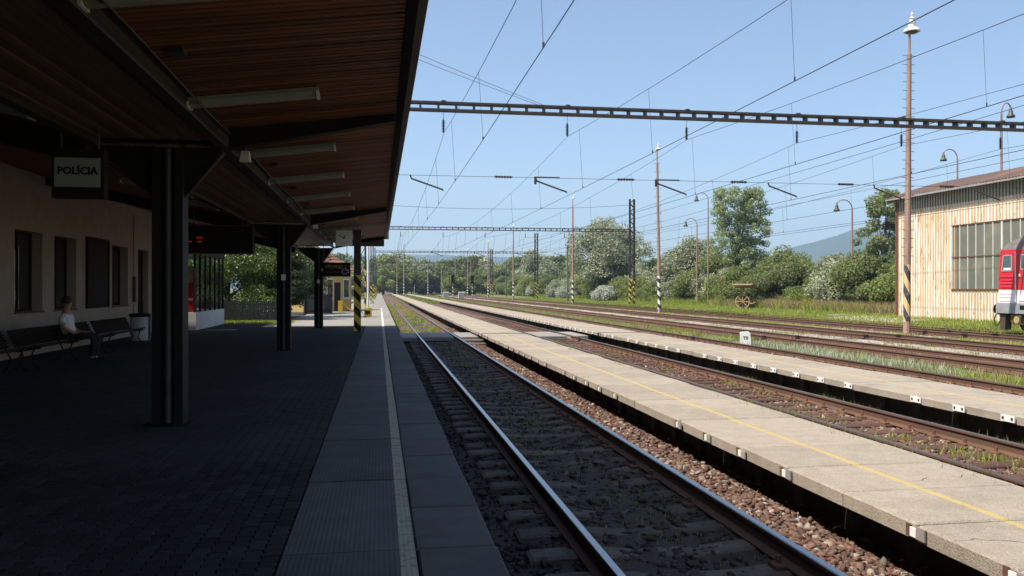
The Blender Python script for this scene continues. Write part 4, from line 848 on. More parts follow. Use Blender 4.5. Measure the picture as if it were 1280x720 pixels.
# barrel roof of corrugated sheets
def roofz(x): return 7.86 + (1.45 * math.sin(math.pi * (x + .55) / 13.0) if x < 14 else 0)
me_r = None
V = []; F = []; nx = 14; ny = 24
for j in range(ny + 1):
    y = .96 * j / ny
    for i in range(nx + 1): x = -.55 + 13.0 * i / nx; V.append((x, y, roofz(x) + .03 * math.sin(2 * math.pi * y / .24)))
for j in range(ny):
    for i in range(nx): a = j * (nx + 1) + i; F.append((a, a + 1, a + nx + 2, a + nx + 1))
q = MB(); q.add(V, F, 'roofsheet'); me_r = q.mesh('roof_sheet', True)
y = SY1 + .35 - .96; k = 0
while y > SY0 - .5: link('roof_sheet', me_r, sh, (0, y, .006 * (k % 2))); y -= .945; k += 1
b = MB(); b.ext([(x, roofz(x) - .05) for x in [-.5 + 12.9 * i / 12 for i in range(13)]] + [(x, roofz(x) - .22) for x in [12.4 - 12.9 * i / 12 for i in range(13)]], SY1 + .2, SY1 + .26, 'rust'); b.obj('verge_board', sh)

# ------------------------------------------------------------------ locomotive
lo = thing('locomotive', 'red and white electric locomotive cut by the right edge before the shed', 'locomotive', (28.95, 33.3, 0))
def body_part(name, z0, z1, m, hw=1.42, y0=-16.2, y1=0, slope=.12):
    q = MB(); q.add([(-hw, y0, z0), (hw, y0, z0), (hw, y1 - slope * (z0 - 1.2) * 0, z0), (-hw, y1, z0), (-hw, y0, z1), (hw, y0, z1), (hw, y1, z1), (-hw, y1, z1)], [(3, 2, 1, 0), (4, 5, 6, 7), (0, 1, 5, 4), (1, 2, 6, 5), (2, 3, 7, 6), (3, 0, 4, 7)], m); return q
def sidepoly(name, pts, x0, x1, m, parent=lo): q = MB(); q.ext(pts, x0, x1, m, 'x'); return q.obj(name, parent)
sidepoly('underframe', [(-16.3, .88), (.02, .88), (.04, 1.34), (-16.3, 1.34)], -1.43, 1.43, 'locogrey')
sidepoly('lower_body', [(-16.2, 1.341), (-.02, 1.341), (-.04, 1.92), (-16.2, 1.92)], -1.42, 1.42, 'locowhite')
sidepoly('upper_body', [(-16.2, 1.921), (-.04, 1.921), (-.06, 2.6), (-.17, 3.7), (-16.2, 3.7)], -1.42, 1.42, 'locored')
q = MB(); q.add([(-1.42, -16.2, 3.701), (1.42, -16.2, 3.701), (1.42, -.17, 3.701), (-1.42, -.17, 3.701), (-.9, -16, 4.62), (.9, -16, 4.62), (.9, -1.9, 4.62), (-.9, -1.9, 4.62), (-1.3, -16.1, 4.1), (1.3, -16.1, 4.1), (1.3, -.45, 4.0), (-1.3, -.45, 4.0)],
    [(0, 1, 9, 8), (1, 2, 10, 9), (2, 3, 11, 10), (3, 0, 8, 11), (8, 9, 5, 4), (9, 10, 6, 5), (10, 11, 7, 6), (11, 8, 4, 7), (4, 5, 6, 7)], 'locoroof'); q.obj('roof', lo)
XS = -1.42
def sp_box(name, y0, y1, z0, z1, m, t=.03, parent=lo, off=0): q = MB(); q.box(XS - t - off, XS - .0005 - off, y0, y1, z0, z1, m); return q.obj(name, parent)
f = MB(); 
for a, c in (((-.28, 2.98), (-.22, 2.98)),): pass
wpts_o = [(-.86, 2.74), (-.22, 2.74), (-.33, 3.48), (-.86, 3.48)]; wpts_i = [(-.80, 2.80), (-.29, 2.80), (-.385, 3.42), (-.80, 3.42)]
q = MB(); vs = [(XS - t, y, z) for t in (.025, .0005) for y, z in wpts_o + wpts_i]
fs = [(i, (i + 1) % 4, 4 + (i + 1) % 4, 4 + i) for i in range(4)] + [(i, 8 + i, 8 + (i + 1) % 4, (i + 1) % 4) for i in range(4)] + [(4 + i, 4 + (i + 1) % 4, 12 + (i + 1) % 4, 12 + i) for i in range(4)]
q.add(vs, fs, 'lampbody'); wf = q.obj('cab_window', lo); q = MB(); q.ext(wpts_i, XS - .008, XS - .0006, 'locoglass', 'x'); q.obj('pane', wf); q = MB(); q.box(XS - .014, XS - .0085, -.78, -.36, 2.81, 2.9, 'white'); q.obj('ledge', wf)
for i in range(4): q = MB(); q.ext([(XS, 2.02 + i * .15), (XS - .028, 2.03 + i * .15), (XS - .002, 2.12 + i * .15)], -1.0, -.16, 'locored'); q.obj('louvre', lo)
for i in range(3): q = MB(); q.ext([(XS, 1.42 + i * .16), (XS - .02, 1.43 + i * .16), (XS - .002, 1.5 + i * .16)], -1.0, -.1, 'locowhite'); q.obj('rib', lo)
q = MB(); q.tube([(XS - .07, -1.12, 1.4), (XS - .07, -1.12, 3.6)], .022, 'white', 8)
for z in (1.5, 2.5, 3.5): q.tube([(XS, -1.12, z), (XS - .07, -1.12, z)], .014, 'white', 6)
q.obj('handrail', lo)
dr = sp_box('cab_door', -2.0, -1.25, 1.42, 3.62, 'locored', .018); sp_box('door_window', -1.9, -1.35, 2.8, 3.48, 'lampbody', .01, dr, .0185); sp_box('pane', -1.84, -1.41, 2.86, 3.42, 'locoglass', .005, dr, .029); sp_box('door_lower', -1.99, -1.26, 1.43, 1.91, 'locowhite', .006, dr, .0185)
q = MB(); q.box(XS - .05, XS - .019, -1.36, -1.30, 2.5, 2.62, 'white'); q.obj('handle', dr)
for z in (1.5, 1.05): sp_box('step_recess', -1.95, -1.3, z, z + .2, 'black', .012)
for i in range(6): sp_box('side_louvre', -4.2 - i * 2, -2.6 - i * 2, 2.5, 3.3, 'locoroof', .02)
for i in range(2): sp_box('cab_stripe', -16, -2.1, 1.93, 1.97, 'white', .006)
for s in (-.88, .88): q = MB(); q.tube([(s, .0, 1.05), (s, .35, 1.05)], .13, 'grime', 12); q.tube([(s, .35, 1.05), (s, .6, 1.05)], .09, 'grime', 12); q.tube([(s, .6, 1.05), (s, .65, 1.05)], .25, 'black', 16); q.obj('buffer', lo)
q = MB(); q.box(-1.42, 1.42, .045, .12, .8, 1.3, 'locogrey'); q.obj('headstock', lo)
q = MB(); q.tube([(-1.3, .2, .95), (-1.3, .36, .6), (-1.3, .3, .3), (-1.3, .1, .35), (-1.3, -.1, .7)], .025, 'black', 6); q.obj('brake_hose', lo)
wm = MB(); wm.tube([(-.07, 0, 0), (.07, 0, 0)], .62, 'grime', 24); wm.tube([(-.1, 0, 0), (-.07, 0, 0)], .5, 'rust', 20); wm.tube([(-.16, 0, 0), (-.1, 0, 0)], .16, 'steel', 12); wme = wm.mesh('wheel')
for yb in (-2.75, -12.8):
    q = MB(); q.ext([(yb - 2.4, .55), (yb - 1.9, .42), (yb + 1.9, .42), (yb + 2.3, .62), (yb + 2.3, .84), (yb - 2.4, .84)], -1.16, -.92, 'grime', 'x'); bo = q.obj('bogie', lo)
    q = MB(); q.ext([(yb - 2.4, .55), (yb - 1.9, .42), (yb + 1.9, .42), (yb + 2.3, .62), (yb + 2.3, .84), (yb - 2.4, .84)], .92, 1.16, 'grime', 'x'); q.obj('bogie', lo)
    for yy in (-1.6, 1.6):
        for s in (-1, 1):
            o = link('wheel', wme, lo, (s * .755, yb + yy, .62)); 
            if s > 0: o.rotation_euler = (0, 0, math.pi)
            q = MB(); q.bbox(-.18, .18, -.22, .22, -.2, .2, 'grime', .04); q.tube([(-.2, 0, 0), (-.18, 0, 0)], .16, 'straw', 12); qq = q.obj('axle_box', bo); qq.location = (s * 1.27, yb + yy, .6)
        for dy in (-.5, .5): q = MB(); q.tube([(-1.22 + .07 * math.cos(a), yb + yy + dy + .07 * math.sin(a), .45 + .012 * i) for i, a in enumerate([R(45 * i) for i in range(33)])], .016, 'yellow' if dy > 0 else 'grime', 5); q.obj('spring', bo)
q = MB(); q.ext([(-.3, .14), (-.02, .12), (.0, .86), (-.36, .86)], -1.32, -1.0, 'grime', 'x'); q.obj('rail_guard', lo)
q = MB(); q.box(-1.2, 1.2, -10.2, -5.8, .35, .87, 'grime'); q.obj('battery_box', lo)
for i in range(3): q = MB(); q.box(-1.5, -1.43, -1.9, -1.3, .5 + i * .0 if i else .42, .54 if i else .46, 'grime'); q.obj('step', lo) if i == 0 else None

# ------------------------------------------------------------------ rusty winch with a little roof
t = thing('cable_winch', 'rusty old winch drum under a small tilted sheet roof in the grass', 'winch', (33.2, 71.8, .12), None, R(52))
q = MB(); q.tube([(-.55, 0, .62), (.55, 0, .62)], .42, 'rust', 14); q.obj('drum', t)
for x in (-.6, .6):
    q = MB(); 
    ring = [(x, .62 * math.cos(R(20 * i)), .66 + .62 * math.sin(R(20 * i))) for i in range(19)]; q.tube(ring, .045, 'straw' if x < 0 else 'rust', 6); w_o = q.obj('wheel', t)
    for i in range(4): a = R(45 * i); q = MB(); q.tube([(x, .6 * math.cos(a), .66 + .6 * math.sin(a)), (x, -.6 * math.cos(a), .66 - .6 * math.sin(a))], .03, 'straw', 5); q.obj('spoke', w_o)
for s in (-1, 1): q = MB(); q.tube([(s * .3, -.2, .66), (s * .75, -.9, .5), (s * .8, -1.2, .62)], .04, 'straw', 6); q.obj('shaft', t)
q = MB(); q.tube([(.05, .1, 1.0), (.05, .1, 2.2)], .06, 'rustplate', 6); q.obj('post', t)
q = MB(); q.ext([(-1.15, 2.22), (0, 2.3), (1.15, 1.98), (1.15, 1.94), (0, 2.25), (-1.15, 2.17)], -.9, .9, 'rustplate'); q.obj('sheet_roof', t)
q = MB(); q.box(31.2, 32.6, 52.6, 54, gz(32) - .05, gz(32) + .07, 'concrete'); tag(q.obj('manhole_slab'), 'flat pale concrete slab lying in the grass by the sidings', 'concrete slab')

# ------------------------------------------------------------------ station end: house, fence, slide
hs = thing('house', 'yellow house with brown tiled roof beyond the canopy end', 'house', (-6.1, 63, .25), None, R(-22))
q = MB(); q.box(-3.4, 2.2, 0, 5, 0, 3.3, 'yellowwall'); q.obj('wall', hs)
q = MB(); q.ext([(-3.4, 3.3), (2.2, 3.3), (-1.9, 5.6)], .02, 4.98, 'tile'); q.obj('gable', hs)
for s in (-1, 1):
    for r in range(9):
        q = MB(); u0, u1 = r / 9, (r + 1.15) / 9; xa, xb = -1.9 + s * 4.5 * u0, -1.9 + s * 4.5 * u1; za, zb_ = 5.75 - 2.55 * u0, 5.75 - 2.55 * u1
        q.ext([(xa, za - .02), (xb, zb_ + .03), (xb, zb_ - .03), (xa, za - .08)], -.6, 5.4, 'tile'); q.obj('tile_course', hs)
for i, x in enumerate((-2.6, -.6)):
    q = MB(); q.box(x, x + 1.0, -.05, -.002, 1.0, 2.4, 'white'); f = q.obj('window', hs); q = MB(); q.box(x + .1, x + .9, -.06, -.0505, 1.1, 2.3, 'windowglass'); q.obj('pane', f)
for i, y in enumerate((.5, 3.4)):
    q = MB(); q.box(2.201, 2.25, y, y + 1.1, .95, 2.5, 'white'); f = q.obj('window', hs); q = MB(); q.box(2.2505, 2.26, y + .1, y + 1.0, 1.05, 2.4, 'windowglass'); q.obj('pane', f)
q = MB(); q.box(2.201, 2.24, 1.9, 2.9, 0, 2.2, 'framedark'); q.obj('door', hs)
def fence(label, x0, x1, y0, y1, z0, h, m='fencepaint', pitch=.12):
    t = thing('fence', label, 'fence', (x0, y0, z0)); d = Vector((x1 - x0, y1 - y0, 0)); ln = d.length; t.rotation_euler = (0, 0, math.atan2(d.y, d.x))
    q = MB(); q.box(-.04, .04, -.012, .012, .1, h, m); me = q.mesh('picket')
    for i in range(int(ln / pitch)): link('picket', me, t, (.06 + i * pitch, 0, 0))
    for z in (.3, h - .2): q = MB(); q.box(0, ln, .0125, .05, z, z + .07, m); q.obj('rail', t)
    q = MB(); q.box(-.05, .05, -.05, .05, 0, h + .05, m); me = q.mesh('post')
    for i in range(int(ln / 2) + 1): link('post', me, t, (i * ln / max(1, int(ln / 2)), .1, 0))
fence('grey picket fence before the yellow house', -4.6, -3.1, 54, 57, .25, 1.35)
fence('dark fence under the leafy tree behind the shaded paving', -9.0, -4.6, 43.3, 43.3, .25, 1.1, 'fencepaint', .1)
t = thing('slide', 'small orange yellow plastic slide before the yellow house', 'slide', (-2.6, 60.5, .25))
q = MB(); P_ = [(0, .9), (.12, .62), (.3, .35), (.55, .15), (.95, .1)]
q.add([(x, y, z) for x, z in P_ for y in (-.3, .3)] + [(x, y, z - .05) for x, z in P_ for y in (-.3, .3)], [(2 * i, 2 * i + 1, 2 * i + 3, 2 * i + 2) for i in range(4)] + [(10 + 2 * i, 12 + 2 * i, 13 + 2 * i, 11 + 2 * i) for i in range(4)] + [(0, 2, 12, 10), (1, 11, 13, 3), (0, 10, 11, 1), (8, 9, 19, 18)], 'orange'); q.obj('chute', t)
for y in (-.3, .3): q = MB(); q.tube([(x, y, z + .04) for x, z in P_], .045, 'orange', 6); q.obj('side_rail', t)
q = MB(); q.box(-.3, .02, -.3, .3, 0, .85, 'yellow'); q.obj('tower', t)
# shade that crosses the far platform: a shelter roof and a low wall on the station side
t = thing('garden_wall', 'low pale wall beside the far platform', 'wall', (-4.2, 70, .25)); q = MB(); q.box(0, .3, 8.5, 40, 0, 1.4, 'whitewall'); q.obj('panel', t)

# ------------------------------------------------------------------ vegetation
def clumps_of(kind, g, W, Hh, n):
    out = []
    for _ in range(n * 40):
        if len(out) >= n: break
        p = g.uniform(-1, 1, 3); r = np.linalg.norm(p)
        if r > 1 or r < .3: continue
        z = (p[2] + 1) / 2
        if kind == 'dome': s = (1 - z ** 2) ** .5 if z > .35 else .75 + .5 * z; pos = (p[0] * W * s, p[1] * W * s, z * Hh)
        elif kind == 'column':
            z = g.uniform(0, 1); a_ = g.uniform(0, 6.28); q_ = g.uniform(.15, 1) ** .6; s = .62 + .42 * math.sin(math.pi * min(1, z * .85 + .12)) - .25 * max(0, z - .8) / .2
            s *= 1 + .28 * math.sin(a_ * 2 + z * 7); pos = (math.cos(a_) * q_ * W * s, math.sin(a_) * q_ * W * s, z * Hh)
        elif kind == 'twin':
            z = g.uniform(0, 1); a_ = g.uniform(0, 6.28); q_ = g.uniform(.1, 1) ** .55; lobe = -1 if g.random() < .5 else 1
            s = (.60 + .12 * math.sin(z * 9 + lobe)) * (1 - .55 * max(0, z - .55) / .45) * W; off = lobe * W * .42 * min(1, .5 + z)
            pos = (off + math.cos(a_) * q_ * s, math.sin(a_) * q_ * s, z * Hh * (1 if lobe < 0 else .97))
        elif kind == 'cone': s = 1.05 - z; pos = (p[0] * W * s, p[1] * W * s, z * Hh)
        else: s = .55 + .5 * math.sin(math.pi * min(1, .15 + z * .8)); pos = (p[0] * W * s, p[1] * W * s, z * Hh)
        out.append(pos)
    return out
def crown_mesh(name, m, kind, W, Hh, z0, n, cr, leaves, size, seed, droop=0, flat=.75):
    leaves = int(leaves * 1.7); size = size * .68; g = np.random.default_rng(seed); cl = np.array(clumps_of(kind, g, W, Hh, n)); cl[:, 2] += z0
    rad = g.uniform(cr * .55, cr * 1.3, len(cl)); pick = g.choice(len(cl), leaves, p=rad ** 2 / (rad ** 2).sum())
    d = g.normal(size=(leaves, 3)); d /= np.linalg.norm(d, axis=1)[:, None]; rr = rad[pick] * g.uniform(.35, 1.08, leaves) ** .6
    P = cl[pick] + d * rr[:, None] * np.array([1, 1, flat]); 
    if droop: P[:, 2] -= droop * (d[:, 0] ** 2 + d[:, 1] ** 2) * rad[pick] * g.uniform(0, 1, leaves)
    nrm = d * .9 + g.normal(0, .65, (leaves, 3)); nrm[:, 2] += .35; nrm /= np.linalg.norm(nrm, axis=1)[:, None]
    a = np.cross(nrm, g.normal(size=(leaves, 3))); a /= np.linalg.norm(a, axis=1)[:, None]; bq = np.cross(nrm, a)
    s = size * g.uniform(.6, 1.35, leaves)[:, None]; ln = s * g.uniform(.55, .8, leaves)[:, None]
    V = np.stack([P - a * s, P - bq * ln + a * s * .1, P + a * s, P + bq * ln + a * s * .1], 1).reshape(-1, 3); F = np.arange(leaves * 4).reshape(-1, 4)
    V[:, 2] = np.maximum(V[:, 2], .02)
    return npmesh(name, V, F, m), cl
def trunk_mesh(cl, z0, r, g, nb=9, top=.7):
    q = MB(); h = max(c[2] for c in cl); lean = (g.uniform(-.3, .3), g.uniform(-.3, .3))
    q.tube([(0, 0, -.1), (lean[0] * .3, lean[1] * .3, h * .3), (lean[0], lean[1], h * top)], [r, r * .75, r * .25], 'bark', 8)
    for i in g.choice(len(cl), min(nb, len(cl)), replace=False):
        c = cl[i]; u = min(.95, max(.15, c[2] / h * .6)); zb = h * top * u; bx = lean[0] * u
        q.tube([(bx, lean[1] * u, zb), (c[0] * .5, c[1] * .5, (zb + c[2]) / 2 + .1), (c[0], c[1], c[2])], [r * .38, r * .22, r * .08], 'bark', 5)
    return q.mesh('trunk', True)
def tree(name, label, cat, loc, m, kind, W, Hh, z0, n, cr, leaves, size, seed, group=None, r=.2, droop=0, nb=9, flat=.75):
    t = thing(name, label, cat, loc, group); me, cl = crown_mesh('crown', [m], kind, W, Hh, z0, n, cr, leaves, size, seed, droop, flat)
    link('crown', me, t); link('trunk', trunk_mesh(cl, z0, r, np.random.default_rng(seed), nb), t); return t
tree('poplar_tree', 'tall loose poplar standing alone left of the blue hill', 'tree', (41.9, 92, .2), 'leaf_poplar', 'twin', 3.7, 13.0, .9, 300, .62, 20000, .15, 1, r=.26, nb=22)
tree('poplar_tree', 'tall poplar partly hidden by the left end of the corrugated shed', 'tree', (49.2, 74.5, .2), 'leaf_poplar', 'column', 2.3, 10.2, 1.2, 120, .62, 9000, .18, 2, r=.22, nb=18)
tree('willow_tree', 'largest round silvery willow behind the dark lattice mast', 'tree', (37.5, 135, .2), 'leaf_silver', 'round', 6.8, 11.2, 2.6, 95, 1.7, 17000, .24, 3, r=.5, droop=.8, nb=16)
tree('willow_tree', 'broad silvery willow right of the dark lattice mast', 'tree', (41, 104, .2), 'leaf_silver', 'dome', 5.6, 7.0, 1.2, 80, 1.4, 14000, .2, 4, r=.35, droop=.6, nb=14)
tree('willow_tree', 'pale willow between the big willow and the distant masts', 'tree', (41.5, 216, .2), 'leaf_silver', 'round', 5, 10, 1.5, 50, 1.7, 6500, .34, 5, r=.35, droop=.6)
tree('willow_tree', 'silvery willow bush left of the corrugated shed', 'tree', (46.5, 79, .2), 'leaf_silver', 'dome', 3.2, 4.6, .6, 46, 1.0, 7000, .17, 6, r=.2, droop=.5)
tree('round_tree', 'dark green tree below the poplar', 'tree', (44.5, 86, .2), 'leaf_green', 'dome', 3.4, 5.2, .8, 50, 1.1, 8500, .18, 7, r=.2)
tree('round_tree', 'green tree leaning beside the poplar trunk', 'tree', (38.8, 92.5, .2), 'leaf_green', 'round', 3.0, 4.8, .6, 46, 1.1, 7500, .18, 8, r=.2)
tree('round_tree', 'broad green tree below the blue hill', 'tree', (52, 98, .2), 'leaf_bright', 'dome', 5, 5.2, .5, 60, 1.3, 9000, .2, 9, r=.2)
# shrub prototypes and hedge copies
pro = [tree('shrub', 'leafy green shrub in the hedge behind the sidings', 'shrub', (37, 75, .2), 'leaf_green', 'dome', 2.4, 2.9, .3, 38, .85, 6500, .13, 21, 'green shrubs in the hedge behind the sidings', .06),
       tree('shrub', 'light green shrub in the hedge behind the sidings', 'shrub', (40, 70, .2), 'leaf_bright', 'dome', 2.6, 2.6, .2, 38, .85, 6000, .13, 22, 'light green shrubs in the hedge behind the sidings', .06),
       tree('shrub', 'silvery willow shrub in the hedge behind the sidings', 'shrub', (38.5, 88, .2), 'leaf_silver', 'dome', 2.5, 3.4, .3, 38, .9, 6000, .14, 23, 'silvery shrubs in the hedge behind the sidings', .06),
       tree('shrub', 'white flowering shrub at the foot of the hedge', 'shrub', (34.6, 126, .2), 'leaf_white', 'dome', 1.9, 1.9, .2, 30, .7, 3500, .13, 24, 'white flowering shrubs at the foot of the hedge', .05)]
hr = random.Random(5)
MARKS = [(.52, 'the distant lamp masts'), (.60, 'the pale far willow'), (.70, 'the dark mast with yellow bands'), (.78, 'the big willow'), (.86, 'the dark lattice mast'), (.95, 'the slender striped lamp mast'), (1.05, 'the goose-neck lamps'), (1.14, 'the tall poplar'), (1.24, 'the rusty winch'), (1.36, 'the blue hill'), (1.5, 'the far goose-neck lamp'), (9, 'the corrugated shed')]
def shrub_label(kind, s, row, x, y):
    zc = x * .1587 + y * .9873; u = (640 + 1033 * (x * .9873 - y * .1587) / zc) / 640
    lm = [b for a, b in MARKS if u < a * 1.0][0] if u < 9 else MARKS[-1][1]
    return '%s %s shrub in the %s row of the hedge near %s' % ('large' if s > 1.08 else ('small' if s < .9 else 'middling'), kind, 'back' if row else 'front', lm)
y = 56
while y < 250:
    for row in range(2):
        k = hr.choices((0, 1, 2), (5, 4, 2 if y > 84 else 1))[0]; s = hr.uniform(.75, 1.25) * (1 + max(0, y - 90) / 400)
        hx, hy = 37.2 + row * 4.2 + hr.uniform(-.9, 1.2) + (1.5 if y < 75 else 0), y + hr.uniform(-1, 1)
        dup(pro[k], (hx, hy, .15), shrub_label(('leafy green', 'light green', 'silvery')[k], s, row, hx, hy), None, hr.uniform(0, 6.28), (s, s, s * hr.uniform(.8, 1.2)))
    y += hr.uniform(2.6, 3.8) * (1 + max(0, y - 90) / 140)
for x, y, s in ((33.2, 118, 1), (33.6, 122, .8), (34.2, 150, 1), (34.5, 160, .9), (35, 185, 1.1)): dup(pro[3], (x, y, .15), None, None, hr.uniform(0, 6), (s, s, s))
# second line of trees behind the hedge
fp = [tree('far_tree', 'dark green tree in the second line behind the hedge', 'tree', (56, 120, .2), 'leaf_green', 'round', 4, 7.5, 1, 46, 1.5, 5500, .26, 31, 'trees in the second line behind the hedge', .25),
      tree('far_tree', 'grey green willow in the second line behind the hedge', 'tree', (60, 150, .2), 'leaf_silver', 'dome', 5, 8, 1, 50, 1.6, 5500, .28, 32, 'grey green willows behind the hedge', .25)]
for i in range(26):
    y = 105 + i * 7.5; k = hr.random() < .4; s = hr.uniform(.7, 1.1); dup(fp[int(k)], (50 + hr.uniform(-3, 12) + (y - 105) * .02, y, .2), ('large ' if s > .95 else ('small ' if s < .8 else 'middling ')) + ('dark green tree', 'grey green willow')[int(k)] + ' in the second line, ' + ['behind the tall poplar', 'behind the broad silvery willow', 'behind the biggest willow', 'left of the biggest willow', 'behind the pale far willow', 'behind the distant lamp masts'][min(5, i * 6 // 26)], None, hr.uniform(0, 6.28), (s, s, s * hr.uniform(.75, 1.0)))
for i in range(14):
    s = hr.uniform(.55, .8); dup(fp[0], (52 + i * 3.2 + hr.uniform(-1, 1), 76 + hr.uniform(0, 14) + i * 1.5, .2), ('large' if s > .7 else 'small') + ' dark green tree in the second line below the blue hill, ' + ('nearer the poplar' if i < 5 else ('nearer the shed' if i > 9 else 'under the hill crest')), None, hr.uniform(0, 6.28), (s, s, s * .8))
# far wood at the end of the tracks
fw = [tree('wood_tree', 'dark tree of the far wood closing the line of tracks', 'tree', (0, 335, .1), 'leaf_green', 'round', 5.5, 10.5, 1.2, 42, 2.0, 3800, .5, 41, 'trees of the far wood at the end of the tracks', .3, nb=4),
      tree('wood_tree', 'silvery tree of the far wood closing the line of tracks', 'tree', (9, 330, .1), 'leaf_silver', 'dome', 6, 9.5, 1, 42, 2.1, 3800, .5, 42, 'silvery trees of the far wood', .3, nb=4),
      tree('wood_tree', 'low bright tree before the far wood', 'tree', (20, 322, .1), 'leaf_bright', 'dome', 5, 7, .4, 36, 1.8, 3000, .46, 43, 'low bright trees before the far wood', .2, nb=3)]
for i in range(62):
    u = i / 61; k = hr.choices((0, 1, 2), (5, 3, 2))[0]; y = hr.uniform(300, 345) - 60 * u + (30 if i % 2 else 0); x = -34 + u * 96 + hr.uniform(-2, 2)
    if k == 2: y -= 22
    s = hr.uniform(.85, 1.15) * (1.05 - .1 * u) * (.8 if i % 2 == 0 else 1.15); dup(fw[k], (x, y, .1), ('dark tree', 'silvery tree', 'low bright tree')[k] + ' in the far wood, ' + ('back' if i % 2 else 'front') + ' row, ' + ['behind the canopy mast', 'above the station platform end', 'above the far platform end', 'behind the white hut', 'behind the white relay cabinets', 'near the distant lamp masts', 'before the pale far willow'][min(6, int(u * 7))], None, hr.uniform(0, 6.28), (s, s, s))
# station-side trees beyond the canopy
tree('leafy_tree', 'dense leafy tree lit by the sun beyond the porch', 'tree', (-8.4, 48, .25), 'leaf_near', 'round', 3.3, 5.2, .9, 62, .9, 19000, .085, 51, r=.16, nb=14)
tree('leafy_tree', 'leafy tree partly hidden by the second column', 'tree', (-6.0, 50.5, .25), 'leaf_near', 'round', 2.6, 5.6, .7, 52, .85, 14000, .085, 52, r=.15, nb=12)
tree('spruce_tree', 'dark green spruce between the second and third columns', 'tree', (-5.0, 46.5, .25), 'leaf_dark', 'cone', 1.7, 4.6, .2, 70, .5, 12000, .06, 53, r=.1, nb=10, flat=.35)
tree('leafy_tree', 'dark tree standing before the yellow house', 'tree', (-4.9, 57.5, .25), 'leaf_dark', 'round', 1.3, 2.6, 1.0, 30, .9, 9000, .1, 54, r=.14)
tree('leafy_tree', 'tall dark tree behind the yellow house roof', 'tree', (-24, 84, .25), 'leaf_green', 'round', 3.8, 6.4, 1, 44, 1.2, 8000, .14, 55, r=.2)
tree('leafy_tree', 'big dark tree behind the fence at the left of the porch', 'tree', (-12.5, 52, .25), 'leaf_green', 'round', 4, 7, 1, 50, 1.2, 9000, .12, 56, r=.2)
tree('leafy_shrub', 'bushy shrub right behind the dark fence, left part', 'shrub', (-8.3, 45.2, .25), 'leaf_dark', 'dome', 1.5, 2.0, .1, 40, .5, 6000, .06, 58, r=.05)
tree('leafy_shrub', 'bushy shrub behind the dark fence, beside the spruce', 'shrub', (-6.3, 45.4, .25), 'leaf_near', 'dome', 1.4, 1.7, .1, 40, .5, 6000, .06, 59, r=.05)
tree('flower_shrub', 'red flowering plants on the porch base wall', 'plant', (-7.62, 38.2, 1.0), 'flower_red', 'dome', .35, .55, .1, 14, .16, 1500, .03, 57, r=.015)
# grass
def blades(name, label, n, x0, x1, y0, y1, h, wd, m, seed, zf, clump=0, power=1.0, cat='grass'):
    g = np.random.default_rng(seed)
    if clump:
        cx = g.uniform(x0, x1, clump); cy = y0 + (y1 - y0) * g.uniform(0, 1, clump) ** power; k = g.integers(0, clump, n); sg = g.uniform(.08, .35, clump)[k]
        x = np.clip(cx[k] + g.normal(0, 1, n) * sg, x0, x1); yv = cy[k] + g.normal(0, 1, n) * sg * 1.6
    else: x = g.uniform(x0, x1, n); yv = y0 + (y1 - y0) * g.uniform(0, 1, n) ** power
    z = np.array([zf(a) for a in x]); a = g.uniform(0, 6.28, n); hh = h * g.uniform(.4, 1.25, n); w2 = wd * g.uniform(.6, 1.3, n) / 2; ld = hh * g.uniform(.1, .7, n); b = g.uniform(0, 6.28, n)
    P0 = np.stack([x - w2 * np.cos(a), yv - w2 * np.sin(a), z - .02], 1); P1 = np.stack([x + w2 * np.cos(a), yv + w2 * np.sin(a), z - .02], 1)
    P2 = np.stack([x + ld * np.cos(b), yv + ld * np.sin(b), z + hh], 1)
    V = np.stack([P0, P1, P2], 1).reshape(-1, 3); o = link(name, npmesh(name, V, np.arange(3 * n).reshape(-1, 3), [m])); return tag(o, label, cat, None, 'stuff')
zg = lambda x: -.19
blades('grass', 'short green grass strip between the third and fourth tracks', 9000, 13.35, 15.7, 16, 150, .14, .03, 'blade', 61, zg, 330, 1.7)
blades('grass', 'dry pale grass tufts between the third and fourth tracks', 7000, 13.35, 15.7, 16, 120, .15, .03, 'blade_dry', 76, zg, 260, 1.6)
blades('white_flower', 'white flowering weeds beside the dark rail', 3600, 13.4, 15.0, 19, 31, .2, .022, 'flower_white', 62, zg, 80, 1.0, 'weed')
blades('grass', 'thin grass beside the sixth track', 12000, 22.6, 25.0, 25, 170, .14, .04, 'blade', 63, zg, 320, 1.6)
blades('grass', 'sparse weeds on the gravel walkway', 6000, 17.8, 20.3, 18, 150, .12, .035, 'blade', 64, zg, 220, 1.5)
blades('grass', 'bright mown grass verge along the last siding', 64000, 27.4, 35.5, 29, 175, .2, .05, 'blade', 65, gz, 0, 1.3)
blades('grass', 'tall straw coloured grass before the hedge', 22000, 34.2, 38.5, 50, 82, .85, .045, 'blade_dry', 66, gz, 260, 1.0)
blades('grass', 'tall green grass along the foot of the hedge', 24000, 34.0, 38.5, 55, 180, .7, .06, 'blade', 67, gz, 500, 1.2)
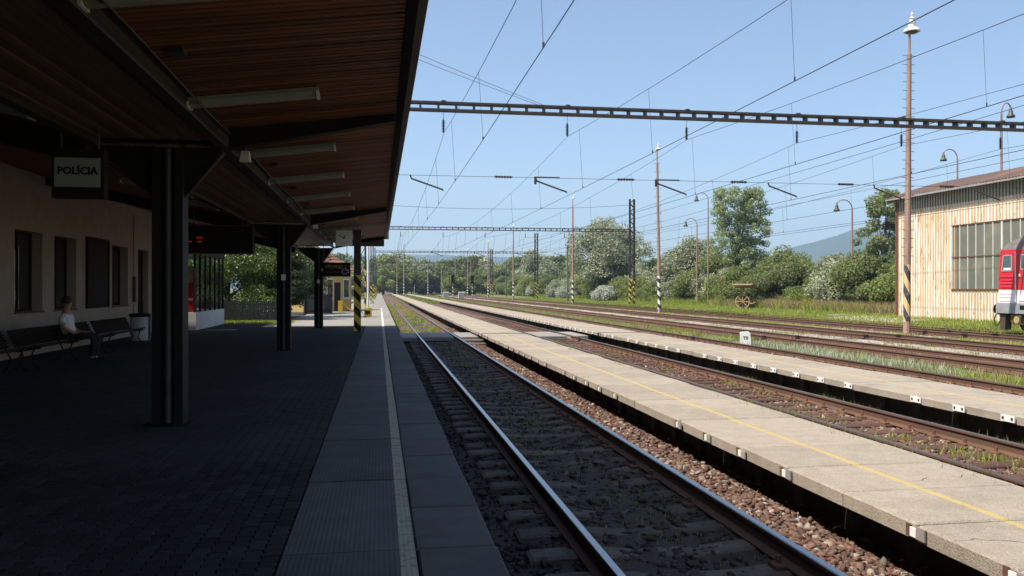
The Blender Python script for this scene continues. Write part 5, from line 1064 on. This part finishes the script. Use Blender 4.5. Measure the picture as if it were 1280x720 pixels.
blades('yellow_flower', 'yellow goldenrod flowers in the tall grass', 2500, 36.5, 38.5, 62, 74, 1.15, .05, 'flower_yellow', 68, gz, 40, 1.0, 'flower')
blades('weed', 'green weeds growing between the rails in the canopy shade', 1600, 1.8, 3.0, 5, 32, .07, .018, 'blade', 69, lambda x: -.22, 60, 1.3, 'weed')
blades('weed', 'bright weeds along the platform edge beyond the foot crossing', 5500, .8, 3.4, 40, 120, .2, .04, 'blade', 70, lambda x: -.22, 75, 1.4, 'weed')
blades('weed', 'weeds in the ballast of the track between the narrow platforms', 2500, 6.6, 8.6, 9, 60, .12, .02, 'blade', 71, lambda x: -.2, 50, 1.4, 'weed')
blades('grass', 'sunlit grass strip in front of the dark fence beyond the porch', 6000, -9, -4.2, 41.7, 43.1, .14, .025, 'blade', 72, lambda x: .27, 0)
blades('grass', 'long grass along the far right rail towards the far wood', 16000, 3.4, 14, 120, 300, .35, .12, 'blade', 73, lambda x: -.2, 300, 1.0)

blades('weed', 'small weeds rooted in the joints and along the edge of the first narrow platform', 1500, 5.5, 5.8, 5, 60, .09, .014, 'blade', 74, lambda x: .16, 45, 1.4, 'weed')
blades('weed', 'small weeds at the foot of the second narrow platform', 2200, 8.2, 9.0, 9, 60, .13, .016, 'blade', 75, lambda x: -.25, 50, 1.4, 'weed')

# ------------------------------------------------------------------ haze
hb = MB(); hb.box(-2600, 3600, -80, 5100, -2.5, 420, 'steel'); hz = hb.obj('haze'); hz['kind'] = 'stuff'; hz['label'] = 'thin bluish summer haze over the whole scene'
hm = bpy.data.materials.new('haze'); hm.use_nodes = True; hn = hm.node_tree.nodes; hn.remove(hn['Principled BSDF'])
pv_ = hn.new('ShaderNodeVolumePrincipled'); pv_.inputs['Color'].default_value = (.5, .72, 1, 1); pv_.inputs['Density'].default_value = .00023; pv_.inputs['Anisotropy'].default_value = .15
hm.node_tree.links.new(pv_.outputs[0], hn['Material Output'].inputs['Volume']); hz.data.materials.clear(); hz.data.materials.append(hm)
